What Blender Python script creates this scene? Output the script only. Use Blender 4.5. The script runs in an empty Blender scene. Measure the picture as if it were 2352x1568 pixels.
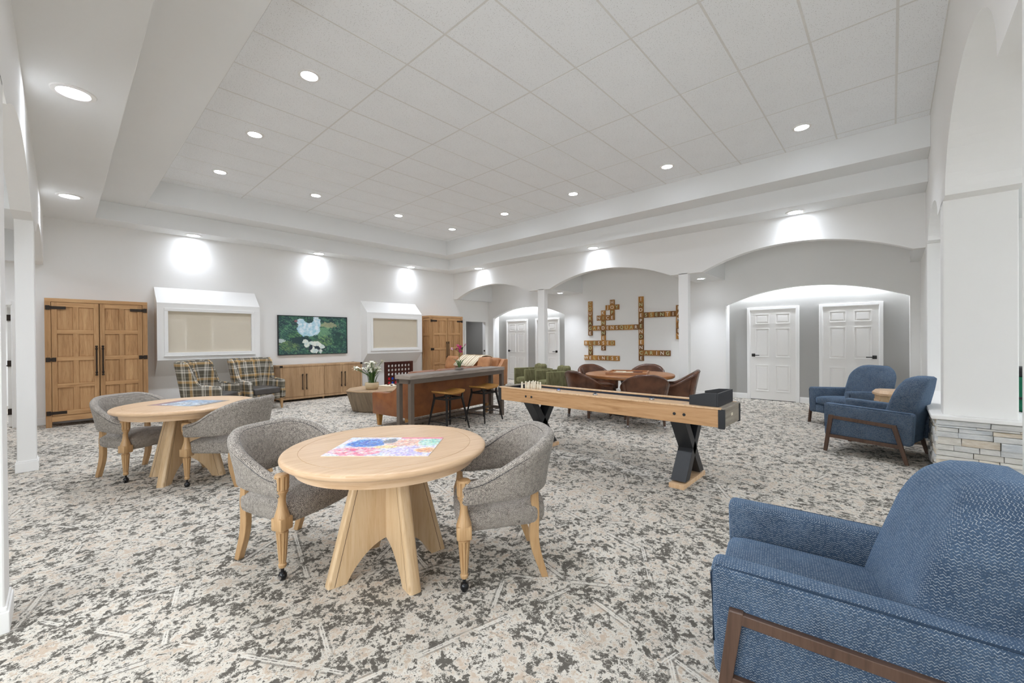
import bpy, bmesh, math, random
from mathutils import Vector, Matrix, noise as mnoise
random.seed(7)
PI = math.pi
S = bpy.context.scene
COL = S.collection

# ------------------------------------------------------------------ camera
cam_d = bpy.data.cameras.new('camera')
cam = bpy.data.objects.new('camera', cam_d)
COL.objects.link(cam)
S.camera = cam
cam_d.sensor_width = 36.0
cam_d.lens = 36.0 * 950.366 / 2352.0
cam_d.clip_start = 0.05
yaw, pitch, roll = math.radians(42.561), math.radians(-0.306), math.radians(-0.429)
_f = Vector((math.cos(yaw), math.sin(yaw), 0)); _r = Vector((math.sin(yaw), -math.cos(yaw), 0)); _u = Vector((0, 0, 1))
f2 = math.cos(pitch) * _f + math.sin(pitch) * _u
u2 = -math.sin(pitch) * _f + math.cos(pitch) * _u
r3 = math.cos(roll) * _r + math.sin(roll) * u2
u3 = -math.sin(roll) * _r + math.cos(roll) * u2
cam.matrix_world = Matrix(((r3.x, u3.x, -f2.x, 0), (r3.y, u3.y, -f2.y, 0), (r3.z, u3.z, -f2.z, 1.40), (0, 0, 0, 1)))

# ------------------------------------------------------------------ world + exposure
W = bpy.data.worlds.new('world'); S.world = W
W.use_nodes = True
W.node_tree.nodes['Background'].inputs[0].default_value = (0.82, 0.9, 1.0, 1)
W.node_tree.nodes['Background'].inputs[1].default_value = 1.0
S.view_settings.view_transform = 'Standard'
S.view_settings.look = 'None'
S.view_settings.exposure = 1.06
S.view_settings.gamma = 1.0
S.view_settings.use_curve_mapping = False
S.cycles.diffuse_bounces = 8
S.cycles.max_bounces = 12

P_TRAY = 68.0      # watt of each downlight in the tiled ceiling
P_SOFF = 16.5      # watt of each downlight in the soffit
P_HALL = 26.0
P_STRIP = 17.0
P_DAY_FILL = 260.0      # added fill area light at each assumed side room window
P_DAY_FILL2 = 60.0  # fill light at the unseen window added to the passage
LAMP_COL = (0.895, 0.96, 1.075)

# ------------------------------------------------------------------ materials
def srgb(h):
    if isinstance(h, str):
        h = h.lstrip('#'); c = [int(h[i:i + 2], 16) / 255 for i in (0, 2, 4)]
    else:
        c = list(h)
    return tuple([(x / 12.92 if x <= 0.04045 else ((x + 0.055) / 1.055) ** 2.4) for x in c] + [1.0])

class NT:
    def __init__(s, name, rough=0.6, metal=0.0, spec=0.4):
        s.m = bpy.data.materials.new(name); s.m.use_nodes = True
        s.t = s.m.node_tree; s.n = s.t.nodes; s.l = s.t.links
        s.b = s.n['Principled BSDF']
        s.b.inputs['Roughness'].default_value = rough
        s.b.inputs['Metallic'].default_value = metal
        s.b.inputs['Specular IOR Level'].default_value = spec
        s._tc = None
    def node(s, typ, **kw):
        x = s.n.new(typ)
        for k, v in kw.items(): setattr(x, k, v)
        return x
    def link(s, a, b): s.l.new(a, b)
    def tc(s, out='UV'):
        if s._tc is None: s._tc = s.n.new('ShaderNodeTexCoord')
        return s._tc.outputs[out]
    def mapping(s, vec, scale=(1, 1, 1), rot=(0, 0, 0), loc=(0, 0, 0)):
        m = s.n.new('ShaderNodeMapping')
        m.inputs['Scale'].default_value = scale; m.inputs['Rotation'].default_value = rot; m.inputs['Location'].default_value = loc
        s.link(vec, m.inputs['Vector']); return m.outputs[0]
    def noise(s, vec, scale, detail=4, rough=0.55, dist=0.0):
        n = s.n.new('ShaderNodeTexNoise')
        n.inputs['Scale'].default_value = scale; n.inputs['Detail'].default_value = detail
        n.inputs['Roughness'].default_value = rough; n.inputs['Distortion'].default_value = dist
        s.link(vec, n.inputs['Vector']); return n.outputs['Fac']
    def ramp(s, fac, stops, interp='LINEAR'):
        r = s.n.new('ShaderNodeValToRGB'); r.color_ramp.interpolation = interp
        e = r.color_ramp.elements
        while len(e) < len(stops): e.new(0.5)
        for i, (p, c) in enumerate(stops):
            e[i].position = p; e[i].color = srgb(c) if isinstance(c, str) else (c, c, c, 1) if isinstance(c, (int, float)) else c
        s.link(fac, r.inputs[0]); return r.outputs[0]
    def math(s, op, a, b=None, c=None):
        n = s.n.new('ShaderNodeMath'); n.operation = op
        for i, x in enumerate((a, b, c)):
            if x is None: continue
            if isinstance(x, (int, float)): n.inputs[i].default_value = x
            else: s.link(x, n.inputs[i])
        return n.outputs[0]
    def mix(s, fac, a, b, typ='MIX'):
        n = s.n.new('ShaderNodeMix'); n.data_type = 'RGBA'; n.blend_type = typ
        for sock, x in ((n.inputs[0], fac), (n.inputs[6], a), (n.inputs[7], b)):
            if isinstance(x, str): sock.default_value = srgb(x)
            elif isinstance(x, (int, float)): sock.default_value = x
            elif isinstance(x, tuple): sock.default_value = x
            else: s.link(x, sock)
        return n.outputs[2]
    def sep(s, vec):
        n = s.n.new('ShaderNodeSeparateXYZ'); s.link(vec, n.inputs[0]); return n.outputs
    def color(s, c):
        if isinstance(c, (str, tuple)): s.b.inputs['Base Color'].default_value = srgb(c) if isinstance(c, str) else c
        else: s.link(c, s.b.inputs['Base Color'])
    def bump(s, h, strength=0.3, dist=0.01):
        n = s.n.new('ShaderNodeBump'); n.inputs['Strength'].default_value = strength; n.inputs['Distance'].default_value = dist
        s.link(h, n.inputs['Height']); s.link(n.outputs[0], s.b.inputs['Normal'])

def m_paint(name, hexc, rough=0.85):
    t = NT(name, rough, 0, 0.25)
    o = t.tc('Object'); n = t.noise(o, 2.0, 3)
    t.color(t.mix(t.math('MULTIPLY', n, 0.06), hexc, '#b9b4ac'))
    t.bump(t.noise(o, 160, 2), 0.05, 0.002)
    return t.m

def m_plain(name, hexc, rough=0.5, metal=0.0, spec=0.4):
    t = NT(name, rough, metal, spec)
    o = t.tc('Object'); n = t.noise(o, 30.0, 3)
    c = srgb(hexc); d = tuple([x * 0.86 for x in c[:3]] + [1])
    t.color(t.mix(n, c, d))
    return t.m

def m_wood(name, light, mid, dark, grain='v', rough=0.45, knots=True, board=0.0, scale=1.0):
    t = NT(name, rough, 0, 0.35)
    uv = t.tc('UV')
    sc = (1, 0.07, 1) if grain == 'v' else (0.07, 1, 1)
    mp = t.mapping(uv, sc)
    g1 = t.noise(mp, 26 * scale, 5, 0.6, 0.6)
    g2 = t.noise(mp, 120 * scale, 3, 0.6)
    mix = t.math('ADD', t.math('MULTIPLY', g1, 0.7), t.math('MULTIPLY', g2, 0.3))
    c = t.ramp(mix, [(0.3, dark), (0.47, mid), (0.62, light)])
    big = t.noise(t.mapping(uv, (1, 0.25, 1) if grain == 'v' else (0.25, 1, 1)), 4.0 * scale, 2)
    c = t.mix(t.ramp(big, [(0.4, 0.0), (0.7, 0.45)]), c, mid)
    if knots:
        v = t.node('ShaderNodeTexVoronoi'); v.inputs['Scale'].default_value = 3.1 * scale
        t.link(t.mapping(uv, (1.6, 0.8, 1) if grain == 'v' else (0.8, 1.6, 1)), v.inputs['Vector'])
        k = t.ramp(v.outputs['Distance'], [(0.015, 0.75), (0.075, 0.0)])
        c = t.mix(k, c, dark)
    if board:
        x = t.sep(uv)[0 if grain == 'v' else 1]
        fl = t.math('FLOOR', t.math('DIVIDE', x, board))
        wn = t.node('ShaderNodeTexWhiteNoise', noise_dimensions='1D'); t.link(fl, wn.inputs['W'])
        c = t.mix(t.math('MULTIPLY', wn.outputs[0], 0.45), c, dark)
    t.color(c)
    t.bump(mix, 0.12, 0.004)
    return t.m

def m_leather(name, hexa, hexb, rough=0.35):
    t = NT(name, rough, 0, 0.5)
    o = t.tc('Object')
    n = t.noise(o, 6, 4)
    t.color(t.ramp(n, [(0.3, hexb), (0.65, hexa)]))
    t.bump(t.noise(o, 220, 3), 0.12, 0.002)
    return t.m

def m_tweed(name):
    t = NT(name, 0.95, 0, 0.1)
    x, y, z = t.sep(t.tc('UV'))
    zig = t.math('PINGPONG', x, 0.011)
    w = t.math('SINE', t.math('MULTIPLY', t.math('ADD', y, zig), 2 * PI / 0.0075))
    n = t.noise(t.tc('Object'), 210, 2, 0.7)
    n2 = t.noise(t.tc('Object'), 60, 3, 0.6)
    s = t.math('ADD', t.math('MULTIPLY', w, 0.14), t.math('ADD', t.math('MULTIPLY', n, 0.75), t.math('MULTIPLY', n2, 0.25)))
    t.color(t.ramp(s, [(0.36, '#282523'), (0.5, '#827a72'), (0.64, '#cbc2b6')]))
    t.bump(s, 0.25, 0.002)
    t.b.inputs['Sheen Weight'].default_value = 0.15
    return t.m

def m_bluefab(name):
    t = NT(name, 0.9, 0, 0.15)
    x, y, z = t.sep(t.tc('UV'))
    zig = t.math('PINGPONG', x, 0.0056)
    ph = t.math('ADD', y, t.math('MULTIPLY', zig, 0.9))
    w = t.math('SINE', t.math('MULTIPLY', ph, 2 * PI / 0.0088))
    brk = t.noise(t.tc('Object'), 120, 3, 0.65)
    brk2 = t.noise(t.tc('Object'), 7, 3, 0.6)
    lines = t.math('MULTIPLY', t.ramp(w, [(0.68, 0.0), (0.95, 1.0)]), t.ramp(brk, [(0.43, 0.0), (0.52, 1.0)]))
    base = t.ramp(brk2, [(0.3, '#36475c'), (0.7, '#4d6076')])
    dk = t.noise(t.tc('Object'), 300, 2)
    base = t.mix(t.ramp(dk, [(0.35, 0.55), (0.6, 0.0)]), base, '#28333f')
    t.color(t.mix(t.math('MULTIPLY', lines, 0.55), base, '#c9ccca'))
    t.bump(w, 0.15, 0.002)
    t.b.inputs['Sheen Weight'].default_value = 0.35
    t.b.inputs['Sheen Tint'].default_value = srgb('#9fc4ee')
    return t.m

def m_velvet(name, a, b):
    t = NT(name, 0.9, 0, 0.1)
    n = t.noise(t.mapping(t.tc('Object'), (1, 1, 0.25)), 22, 4)
    t.color(t.ramp(n, [(0.3, b), (0.7, a)]))
    t.b.inputs['Sheen Weight'].default_value = 0.5
    t.b.inputs['Sheen Tint'].default_value = srgb('#a9ad80')
    return t.m

def m_plaid(name):
    t = NT(name, 0.92, 0, 0.1)
    x, y, z = t.sep(t.tc('UV'))
    pal = [(0.0, '#5f5a4d'), (0.22, '#cfc8bb'), (0.34, '#26241f'), (0.38, '#d9d3c7'), (0.44, '#5f5a4d'), (0.62, '#cfa76c'), (0.76, '#e4dac6'), (0.80, '#5f5a4d'), (0.94, '#8d8474')]
    def band(v, per, off):
        f = t.math('FRACT', t.math('ADD', t.math('DIVIDE', v, per), off))
        return t.ramp(f, pal, 'CONSTANT')
    a = band(x, 0.3, 0.13); b = band(y, 0.3, 0.4)
    c = t.mix(0.5, a, b)
    n = t.noise(t.tc('Object'), 300, 2)
    t.color(t.mix(t.math('MULTIPLY', n, 0.25), c, '#5d564a'))
    return t.m

def m_carpet(name):
    t = NT(name, 1.0, 0, 0.05)
    o = t.tc('Object')
    # warp
    wn = t.node('ShaderNodeTexNoise'); wn.inputs['Scale'].default_value = 9; wn.inputs['Detail'].default_value = 3
    t.link(o, wn.inputs['Vector'])
    mv = t.node('ShaderNodeMix'); mv.data_type = 'VECTOR'; mv.inputs[0].default_value = 0.045
    t.link(o, mv.inputs[4]); t.link(wn.outputs['Color'], mv.inputs[5])
    wv = mv.outputs[1]
    n1 = t.noise(wv, 11.5, 9, 0.76)           # ragged blotches
    n1b = t.noise(t.mapping(wv, (1, 1, 1), (0, 0, 1.9), (4, 9, 0)), 34, 5, 0.75)
    n2 = t.noise(t.mapping(wv, (1, 1, 1), (0, 0, 0.8), (7, 3, 0)), 8, 7, 0.7)
    n3 = t.noise(o, 0.7, 3)                  # large drift
    fine = t.noise(o, 420, 2, 0.6)
    v = t.math('ADD', t.math('MULTIPLY', n1, 0.54), t.math('MULTIPLY', n1b, 0.46))
    v = t.math('ADD', v, t.math('MULTIPLY', t.math('SUBTRACT', n3, 0.5), 0.10))
    v = t.math('ADD', v, t.math('MULTIPLY', t.math('SUBTRACT', fine, 0.5), 0.05))
    base = t.ramp(v, [(0.0, '#56524b'), (0.477, '#605c55'), (0.485, '#c2bcb1'), (0.505, '#d9d3c8'), (0.548, '#d5cfc3'), (0.56, '#c5b3a0'), (1.0, '#bea890')])
    tanm = t.ramp(n2, [(0.52, 0.0), (0.545, 1.0)])
    lightm = t.ramp(v, [(0.5, 0.0), (0.52, 1.0)])
    base = t.mix(t.math('MULTIPLY', t.math('MULTIPLY', tanm, lightm), 0.5), base, '#c4b19e')
    def vein(scale, loc, w, seed):
        n = t.noise(t.mapping(wv, (1, 1, 1), (0, 0, seed), loc), scale, 3, 0.65)
        d = t.math('ABSOLUTE', t.math('SUBTRACT', n, 0.5))
        m = t.ramp(t.noise(t.mapping(o, (1, 1, 1), (0, 0, 0), loc), 6.0, 2), [(0.45, 0.0), (0.55, 1.0)])
        return t.math('MULTIPLY', t.ramp(d, [(w * 0.6, 1.0), (w, 0.0)]), m)
    base = t.mix(t.math('MULTIPLY', vein(24, (2, 5, 0), 0.016, 0.4), 0.85), base, '#736f68')
    base = t.mix(t.math('MULTIPLY', vein(21, (8, 1, 0), 0.014, 1.3), 0.85), base, '#d0cabe')
    mv2 = t.node('ShaderNodeMix'); mv2.data_type = 'VECTOR'; mv2.inputs[0].default_value = 0.012
    t.link(o, mv2.inputs[4]); t.link(t.n.new('ShaderNodeTexNoise').outputs['Color'], mv2.inputs[5]); wl = mv2.outputs[1]
    # faint crossing line motif in several directions
    def lines(rot, per, loc):
        m = t.mapping(wl, (1, 1, 1), (0, 0, rot), loc)
        a, b, c = t.sep(m)
        d = t.math('ABSOLUTE', t.math('SUBTRACT', t.math('PINGPONG', a, per), per * 0.5))
        core = t.ramp(t.math('DIVIDE', d, 0.05), [(0.0, 0.0), (0.03, 0.0), (0.06, 1.0), (0.15, 1.0), (0.19, 0.0)])
        halo = t.ramp(t.math('DIVIDE', d, 0.05), [(0.22, 0.0), (0.26, 1.0), (0.38, 1.0), (0.44, 0.0)])
        msk = t.ramp(t.noise(t.mapping(o, (1, 1, 1), (0, 0, rot), (3 * rot, 5, 0)), 4.2, 2), [(0.52, 0.0), (0.57, 1.0)])
        return t.math('MULTIPLY', core, msk), t.math('MULTIPLY', halo, msk)
    for rot, per, loc in ((0.25, 0.62, (0, 0, 0)), (1.82, 0.62, (0.2, 0.1, 0)), (1.02, 0.83, (0.1, 0.4, 0)), (2.6, 0.83, (0.3, 0.2, 0))):
        c, h = lines(rot, per, loc)
        base = t.mix(t.math('MULTIPLY', h, 0.6), base, '#6b665f')
        base = t.mix(t.math('MULTIPLY', c, 0.95), base, '#dad5cb')
    base = t.mix(t.math('MULTIPLY', fine, 0.18), base, '#7d776e')
    t.color(base)
    t.bump(fine, 0.4, 0.004)
    return t.m

def m_ctile(name):
    t = NT(name, 0.95, 0, 0.1)
    o = t.tc('UV')
    v = t.node('ShaderNodeTexVoronoi'); v.inputs['Scale'].default_value = 95; t.link(o, v.inputs['Vector'])
    n = t.noise(o, 55, 3, 0.6)
    pit = t.math('MULTIPLY', t.ramp(v.outputs['Distance'], [(0.13, 1.0), (0.24, 0.0)]), t.ramp(n, [(0.44, 0.0), (0.52, 1.0)]))
    big = t.noise(t.tc('Object'), 0.9, 2)
    base = t.mix(t.ramp(big, [(0.35, 0.0), (0.7, 1.0)]), '#f3f5f6', '#eef0f1')
    t.color(t.mix(t.math('MULTIPLY', pit, 0.9), base, '#85827c'))
    t.bump(pit, 0.2, 0.002)
    return t.m

def m_stone(name, hexes):
    t = NT(name, 0.8, 0, 0.3)
    o = t.tc('Object')
    oi = t.node('ShaderNodeObjectInfo')
    add = t.node('ShaderNodeVectorMath', operation='ADD')
    sc = t.node('ShaderNodeVectorMath', operation='SCALE'); sc.inputs[3].default_value = 1.0
    t.link(o, add.inputs[0])
    cmb = t.node('ShaderNodeCombineXYZ'); rr = t.math('MULTIPLY', oi.outputs['Random'], 37.0)
    t.link(rr, cmb.inputs[0]); t.link(rr, cmb.inputs[1]); t.link(cmb.outputs[0], add.inputs[1])
    vec = add.outputs[0]
    n = t.noise(t.mapping(vec, (1, 1, 3.5)), 9, 6, 0.65)
    tone = t.ramp(oi.outputs['Random'], [(0.0, hexes[0]), (0.4, hexes[1]), (0.62, hexes[2]), (0.85, hexes[3]), (1.0, hexes[4])])
    t.color(t.mix(t.ramp(n, [(0.35, 0.5), (0.65, 0.0)]), tone, '#f2f0ea'))
    t.bump(n, 0.7, 0.02)
    return t.m

def m_emit(name, col, strength):
    t = NT(name, 0.5)
    t.b.inputs['Base Color'].default_value = (0.9, 0.9, 0.9, 1)
    t.b.inputs['Emission Color'].default_value = tuple(col) + (1,)
    t.b.inputs['Emission Strength'].default_value = strength
    return t.m

def m_attr(name, rough=0.5, emit=0.0):
    t = NT(name, rough)
    a = t.node('ShaderNodeAttribute', attribute_name='Col')
    n = t.noise(t.tc('Object'), 140, 3)
    c = t.mix(t.math('MULTIPLY', n, 0.15), a.outputs['Color'], '#8b9492')
    t.color(c)
    if emit:
        t.link(c, t.b.inputs['Emission Color']); t.b.inputs['Emission Strength'].default_value = emit
    return t.m

def m_glass(name, col='#fdfdfd', refl=0.07):
    t = NT(name, 0.05)
    tr = t.node('ShaderNodeBsdfTransparent'); tr.inputs[0].default_value = srgb(col)
    gl = t.node('ShaderNodeBsdfGlossy'); gl.inputs['Roughness'].default_value = 0.03
    lw = t.node('ShaderNodeLayerWeight'); lw.inputs[0].default_value = 0.25
    mx = t.node('ShaderNodeMixShader')
    t.link(t.math('ADD', t.math('MULTIPLY', lw.outputs['Fresnel'], 0.14), refl * 0.1), mx.inputs[0])
    t.link(tr.outputs[0], mx.inputs[1]); t.link(gl.outputs[0], mx.inputs[2])
    t.link(mx.outputs[0], t.n['Material Output'].inputs['Surface'])
    return t.m

M = {}
M['wall'] = m_paint('wall_paint', '#ecebe8')
M['wallgrey'] = m_paint('grey_wall_paint', '#aaa9a5')
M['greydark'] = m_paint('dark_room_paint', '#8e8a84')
M['trim'] = m_paint('white_trim', '#eeedea', 0.5)
M['ceil'] = m_paint('soffit_paint', '#eaebea')
M['ctile'] = m_ctile('acoustic_tile')
M['cgrid'] = m_plain('grid_white', '#e6e5e1', 0.6)
M['carpet'] = m_carpet('patterned_carpet')
M['oak'] = m_wood('pale_oak', '#d5b898', '#ccac8a', '#b89570', 'u', 0.35, False)
M['oakv'] = m_wood('pale_oak_upright', '#d5bb98', '#caac85', '#b18e65', 'v', 0.38, True, 0.0)
M['chairwood'] = m_wood('honey_wood', '#c2a076', '#b08c62', '#86643e', 'v', 0.35, False)
M['arm'] = m_wood('rustic_pine', '#c9a173', '#b88d60', '#8b643f', 'v', 0.55, True, 0.085)
M['armh'] = m_wood('rustic_pine_cross', '#c9a173', '#b88d60', '#8b643f', 'u', 0.55, False)
M['side'] = m_wood('sideboard_wood', '#c4a37e', '#b4926d', '#8d6d4d', 'v', 0.55, True, 0.1)
M['shuf'] = m_wood('shuffle_oak', '#cba277', '#bd9266', '#94693f', 'u', 0.5, True)
M['shuf_end'] = m_wood('weathered_end', '#a39a8b', '#90877a', '#6d655a', 'u', 0.6, False)
M['play'] = m_wood('playfield_maple', '#e6c5a0', '#dcb78f', '#c59b70', 'v', 0.25, False)
M['drum'] = m_wood('drum_wood', '#8f7f69', '#7b6b57', '#5a4c3c', 'v', 0.7, False)
M['drumtop'] = m_wood('drum_top_wood', '#b89c7c', '#a68a6a', '#80664a', 'u', 0.5, False)
M['barn'] = m_wood('reclaimed_top', '#a99e92', '#8d8177', '#5f544c', 'u', 0.55, True, 0.07)
M['poker'] = m_wood('walnut_table', '#b07a4d', '#9c683d', '#714524', 'u', 0.3, False)
M['stoolwood'] = m_wood('stool_seat_wood', '#b98a4c', '#a3743a', '#7c5424', 'u', 0.35, False)
M['tileA'] = m_wood('tile_brown', '#a9793f', '#966834', '#6a4520', 'v', 0.5, True)
M['tileB'] = m_wood('tile_honey', '#c08c48', '#ad7a3b', '#805524', 'v', 0.5, True)
M['tileC'] = m_wood('tile_dark', '#8b6236', '#79522b', '#53351a', 'v', 0.5, True)
M['darkwood'] = m_wood('dark_walnut', '#5f493c', '#543f33', '#3c2c22', 'v', 0.4, False)
M['c4wood'] = m_wood('mahogany', '#4a2218', '#3d1a12', '#27100b', 'v', 0.4, False)
M['tweed'] = m_tweed('grey_tweed')
M['blue'] = m_bluefab('blue_chevron_fabric')
M['plaid'] = m_plaid('plaid_fabric')
M['green'] = m_velvet('olive_velvet', '#7a7656', '#59553c')
M['tan'] = m_leather('tan_leather', '#8f572d', '#764321', 0.4)
M['tan2'] = m_leather('tan_leather_light', '#b88459', '#a06c46', 0.45)
M['brown'] = m_leather('brown_leather', '#67432f', '#482b1d', 0.24)
M['charcoal'] = m_leather('charcoal_leather', '#514d4a', '#3f3c3a', 0.4)
M['iron'] = m_plain('dark_iron', '#3b322b', 0.5, 0.6)
M['black'] = m_plain('black_satin', '#2a2b2d', 0.4)
M['blackmetal'] = m_plain('black_metal', '#33302e', 0.4, 0.5)
M['consolemetal'] = m_plain('grey_brown_metal', '#6d6156', 0.5, 0.2)
M['chrome'] = m_plain('chrome', '#c8c8cc', 0.15, 1.0)
M['caster'] = m_plain('black_caster', '#1d1d1f', 0.2, 0.1)
M['felt'] = m_plain('dark_felt', '#3a3f4a', 0.95)
M['ivory'] = m_plain('ivory', '#ece4cf', 0.35)
M['throw'] = m_plain('cream_throw', '#e9dcc2', 0.95)
M['throwline'] = m_plain('throw_stripe', '#a98f6e', 0.95)
M['dooor'] = m_paint('door_white', '#ebe9e5', 0.45)
M['shade'] = m_paint('beige_blind', '#ded3be', 0.6)
M['red'] = m_plain('red_disc', '#e0182a', 0.35)
M['bluedisc'] = m_plain('blue_disc', '#1f4fc0', 0.35)
M['pot'] = m_wood('ceramic_pot', '#d9c8a8', '#cbb794', '#a98f6b', 'u', 0.5, False)
M['leaf'] = m_plain('leaf_green', '#4d6b35', 0.6)
M['flower'] = m_plain('white_petal', '#f2f0df', 0.6)
M['orchid'] = m_plain('orchid_pink', '#cc2f7d', 0.5)
M['orchidpale'] = m_plain('orchid_pale', '#eab9cf', 0.5)
M['glass'] = m_glass('clear_glass')
M['stone'] = m_stone('ledge_stone', ['#cfcac0', '#bfc4c8', '#c9c8c4', '#d6c9b2', '#b7a58d'])
M['mortar'] = m_plain('dark_joint', '#5b5853', 0.95)
M['letterw'] = m_plain('letter_white', '#f1e7d8', 0.6)
M['letterg'] = m_plain('letter_sage', '#c9d0a0', 0.6)
M['paint'] = m_attr('painting_print', 0.35, 0.06)
M['puzzle'] = m_attr('puzzle_print', 0.35)
M['lens'] = m_emit('lamp_lens', LAMP_COL, 22.0)
M['lens_dim'] = m_emit('strip_lens', LAMP_COL, 4.0)
M['navy'] = m_plain('navy_piping', '#24364a', 0.9)
M['bag'] = m_plain('green_cloth', '#0f6b4c', 0.7)
M['redcloth'] = m_plain('red_cloth', '#c8372d', 0.7)
M['boardw'] = m_plain('board_cream', '#e8dcc4', 0.5)
M['boardd'] = m_plain('board_dark', '#5b2a1c', 0.4)

# ------------------------------------------------------------------ mesh builder
def rot2(x, y, a):
    c, s = math.cos(a), math.sin(a); return x * c - y * s, x * s + y * c

class MB:
    def __init__(s): s.v = []; s.f = []
    def add(s, vs, fs):
        o = len(s.v); s.v += [tuple(v) for v in vs]; s.f += [tuple(i + o for i in f) for f in fs]; return s
    def box(s, x0, x1, y0, y1, z0, z1):
        vs = [(x0, y0, z0), (x1, y0, z0), (x1, y1, z0), (x0, y1, z0), (x0, y0, z1), (x1, y0, z1), (x1, y1, z1), (x0, y1, z1)]
        return s.add(vs, [(0, 3, 2, 1), (4, 5, 6, 7), (0, 1, 5, 4), (1, 2, 6, 5), (2, 3, 7, 6), (3, 0, 4, 7)])
    def rbox(s, x0, x1, y0, y1, z0, z1, r=0.02, seg=3, fn=None):
        bm = bmesh.new(); bmesh.ops.create_cube(bm, size=1.0)
        for v in bm.verts:
            v.co = Vector(((x0 + x1) / 2 + v.co.x * (x1 - x0), (y0 + y1) / 2 + v.co.y * (y1 - y0), (z0 + z1) / 2 + v.co.z * (z1 - z0)))
        bmesh.ops.bevel(bm, geom=bm.edges[:], offset=r, segments=seg, profile=0.5, affect='EDGES')
        return s.addbm(bm, fn)
    def addbm(s, bm, fn=None):
        bm.verts.index_update()
        s.add([fn(v.co.copy()) if fn else v.co.copy() for v in bm.verts], [[v.index for v in f.verts] for f in bm.faces])
        bm.free(); return s
    def cushion(s, x0, x1, y0, y1, z0, z1, r=0.05, crown=0.03, fn=None, n=4):
        # soft cushion: subdivided rounded box with crowned top
        bm = bmesh.new(); bmesh.ops.create_cube(bm, size=1.0)
        bmesh.ops.subdivide_edges(bm, edges=bm.edges[:], cuts=7, use_grid_fill=True)
        cx, cy, cz = (x0 + x1) / 2, (y0 + y1) / 2, (z0 + z1) / 2
        hx, hy, hz = (x1 - x0) / 2, (y1 - y0) / 2, (z1 - z0) / 2
        for v in bm.verts:
            p = Vector((v.co.x * 2 * hx, v.co.y * 2 * hy, v.co.z * 2 * hz))
            q = Vector((max(-hx + r, min(hx - r, p.x)), max(-hy + r, min(hy - r, p.y)), max(-hz + r, min(hz - r, p.z))))
            d = p - q
            if d.length > 1e-9: p = q + d.normalized() * r
            cr = (1 - (p.x / hx) ** 2) * (1 - (p.y / hy) ** 2)
            if p.z > 0: p.z += crown * max(0, cr)
            v.co = Vector((cx + p.x, cy + p.y, cz + p.z))
        return s.addbm(bm, fn)
    def prism(s, pts, a0, a1, axis='y', bevel=0.0):
        # closed polygon in the plane perpendicular to axis, extruded a0..a1
        def mk(u, v, a):
            return {'x': (a, u, v), 'y': (u, a, v), 'z': (u, v, a)}[axis]
        n = len(pts)
        bm = bmesh.new()
        A = [bm.verts.new(mk(u, v, a0)) for u, v in pts]; B = [bm.verts.new(mk(u, v, a1)) for u, v in pts]
        bm.faces.new(A); bm.faces.new(B[::-1])
        for i in range(n): bm.faces.new((A[i], B[i], B[(i + 1) % n], A[(i + 1) % n]))
        bmesh.ops.recalc_face_normals(bm, faces=bm.faces[:])
        if bevel:
            es = [e for e in bm.edges if len(e.link_faces) == 2 and e.calc_face_angle(0) > 0.5]
            bmesh.ops.bevel(bm, geom=es, offset=bevel, segments=2, profile=0.5, affect='EDGES')
        return s.addbm(bm)
    def lathe(s, prof, cx=0, cy=0, seg=24, flute=None, cap=True):
        # prof: (r, z[, flutedepth])
        vs = []; fs = []
        for p in prof:
            r, z = p[0], p[1]; d = p[2] if len(p) > 2 else 0
            for i in range(seg):
                a = 2 * PI * i / seg
                k = r
                if d and flute: k = r - d * max(0.0, math.cos(flute * a)) ** 1.6
                vs.append((cx + k * math.cos(a), cy + k * math.sin(a), z))
        for j in range(len(prof) - 1):
            for i in range(seg):
                i2 = (i + 1) % seg
                fs.append((j * seg + i, j * seg + i2, (j + 1) * seg + i2, (j + 1) * seg + i))
        if cap:
            fs.append(tuple(range(seg))[::-1]); fs.append(tuple((len(prof) - 1) * seg + i for i in range(seg)))
        return s.add(vs, fs)
    def loft(s, rings, caps=True, closed=False):
        n = len(rings[0]); vs = [p for r in rings for p in r]; fs = []
        m = len(rings)
        for j in range(m if closed else m - 1):
            j2 = (j + 1) % m
            for i in range(n):
                i2 = (i + 1) % n
                fs.append((j * n + i, j * n + i2, j2 * n + i2, j2 * n + i))
        if caps and not closed:
            fs.append(tuple(range(n))[::-1]); fs.append(tuple((m - 1) * n + i for i in range(n)))
        return s.add(vs, fs)
    def tube(s, pts, r, seg=8, caps=True):
        pts = [Vector(p) for p in pts]; rings = []
        up = Vector((0, 0, 1))
        for i, p in enumerate(pts):
            t = (pts[min(i + 1, len(pts) - 1)] - pts[max(i - 1, 0)]).normalized()
            a = t.cross(up)
            if a.length < 1e-3: a = t.cross(Vector((1, 0, 0)))
            a.normalize(); b = a.cross(t).normalized()
            rr = r[i] if isinstance(r, (list, tuple)) else r
            rings.append([p + a * (rr * math.cos(2 * PI * k / seg)) + b * (rr * math.sin(2 * PI * k / seg)) for k in range(seg)])
        return s.loft(rings, caps)
    def bar(s, a, b, w, d=None):
        # square bar between two points (w along horizontal, d the other)
        d = d or w
        a = Vector(a); b = Vector(b); t = (b - a).normalized()
        h = t.cross(Vector((0, 0, 1)))
        if h.length < 0.05: h = Vector((1, 0, 0))
        h.normalize(); g = h.cross(t).normalized()
        R = lambda p: [p + h * w / 2 + g * d / 2, p - h * w / 2 + g * d / 2, p - h * w / 2 - g * d / 2, p + h * w / 2 - g * d / 2]
        return s.loft([R(a), R(b)])
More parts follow.
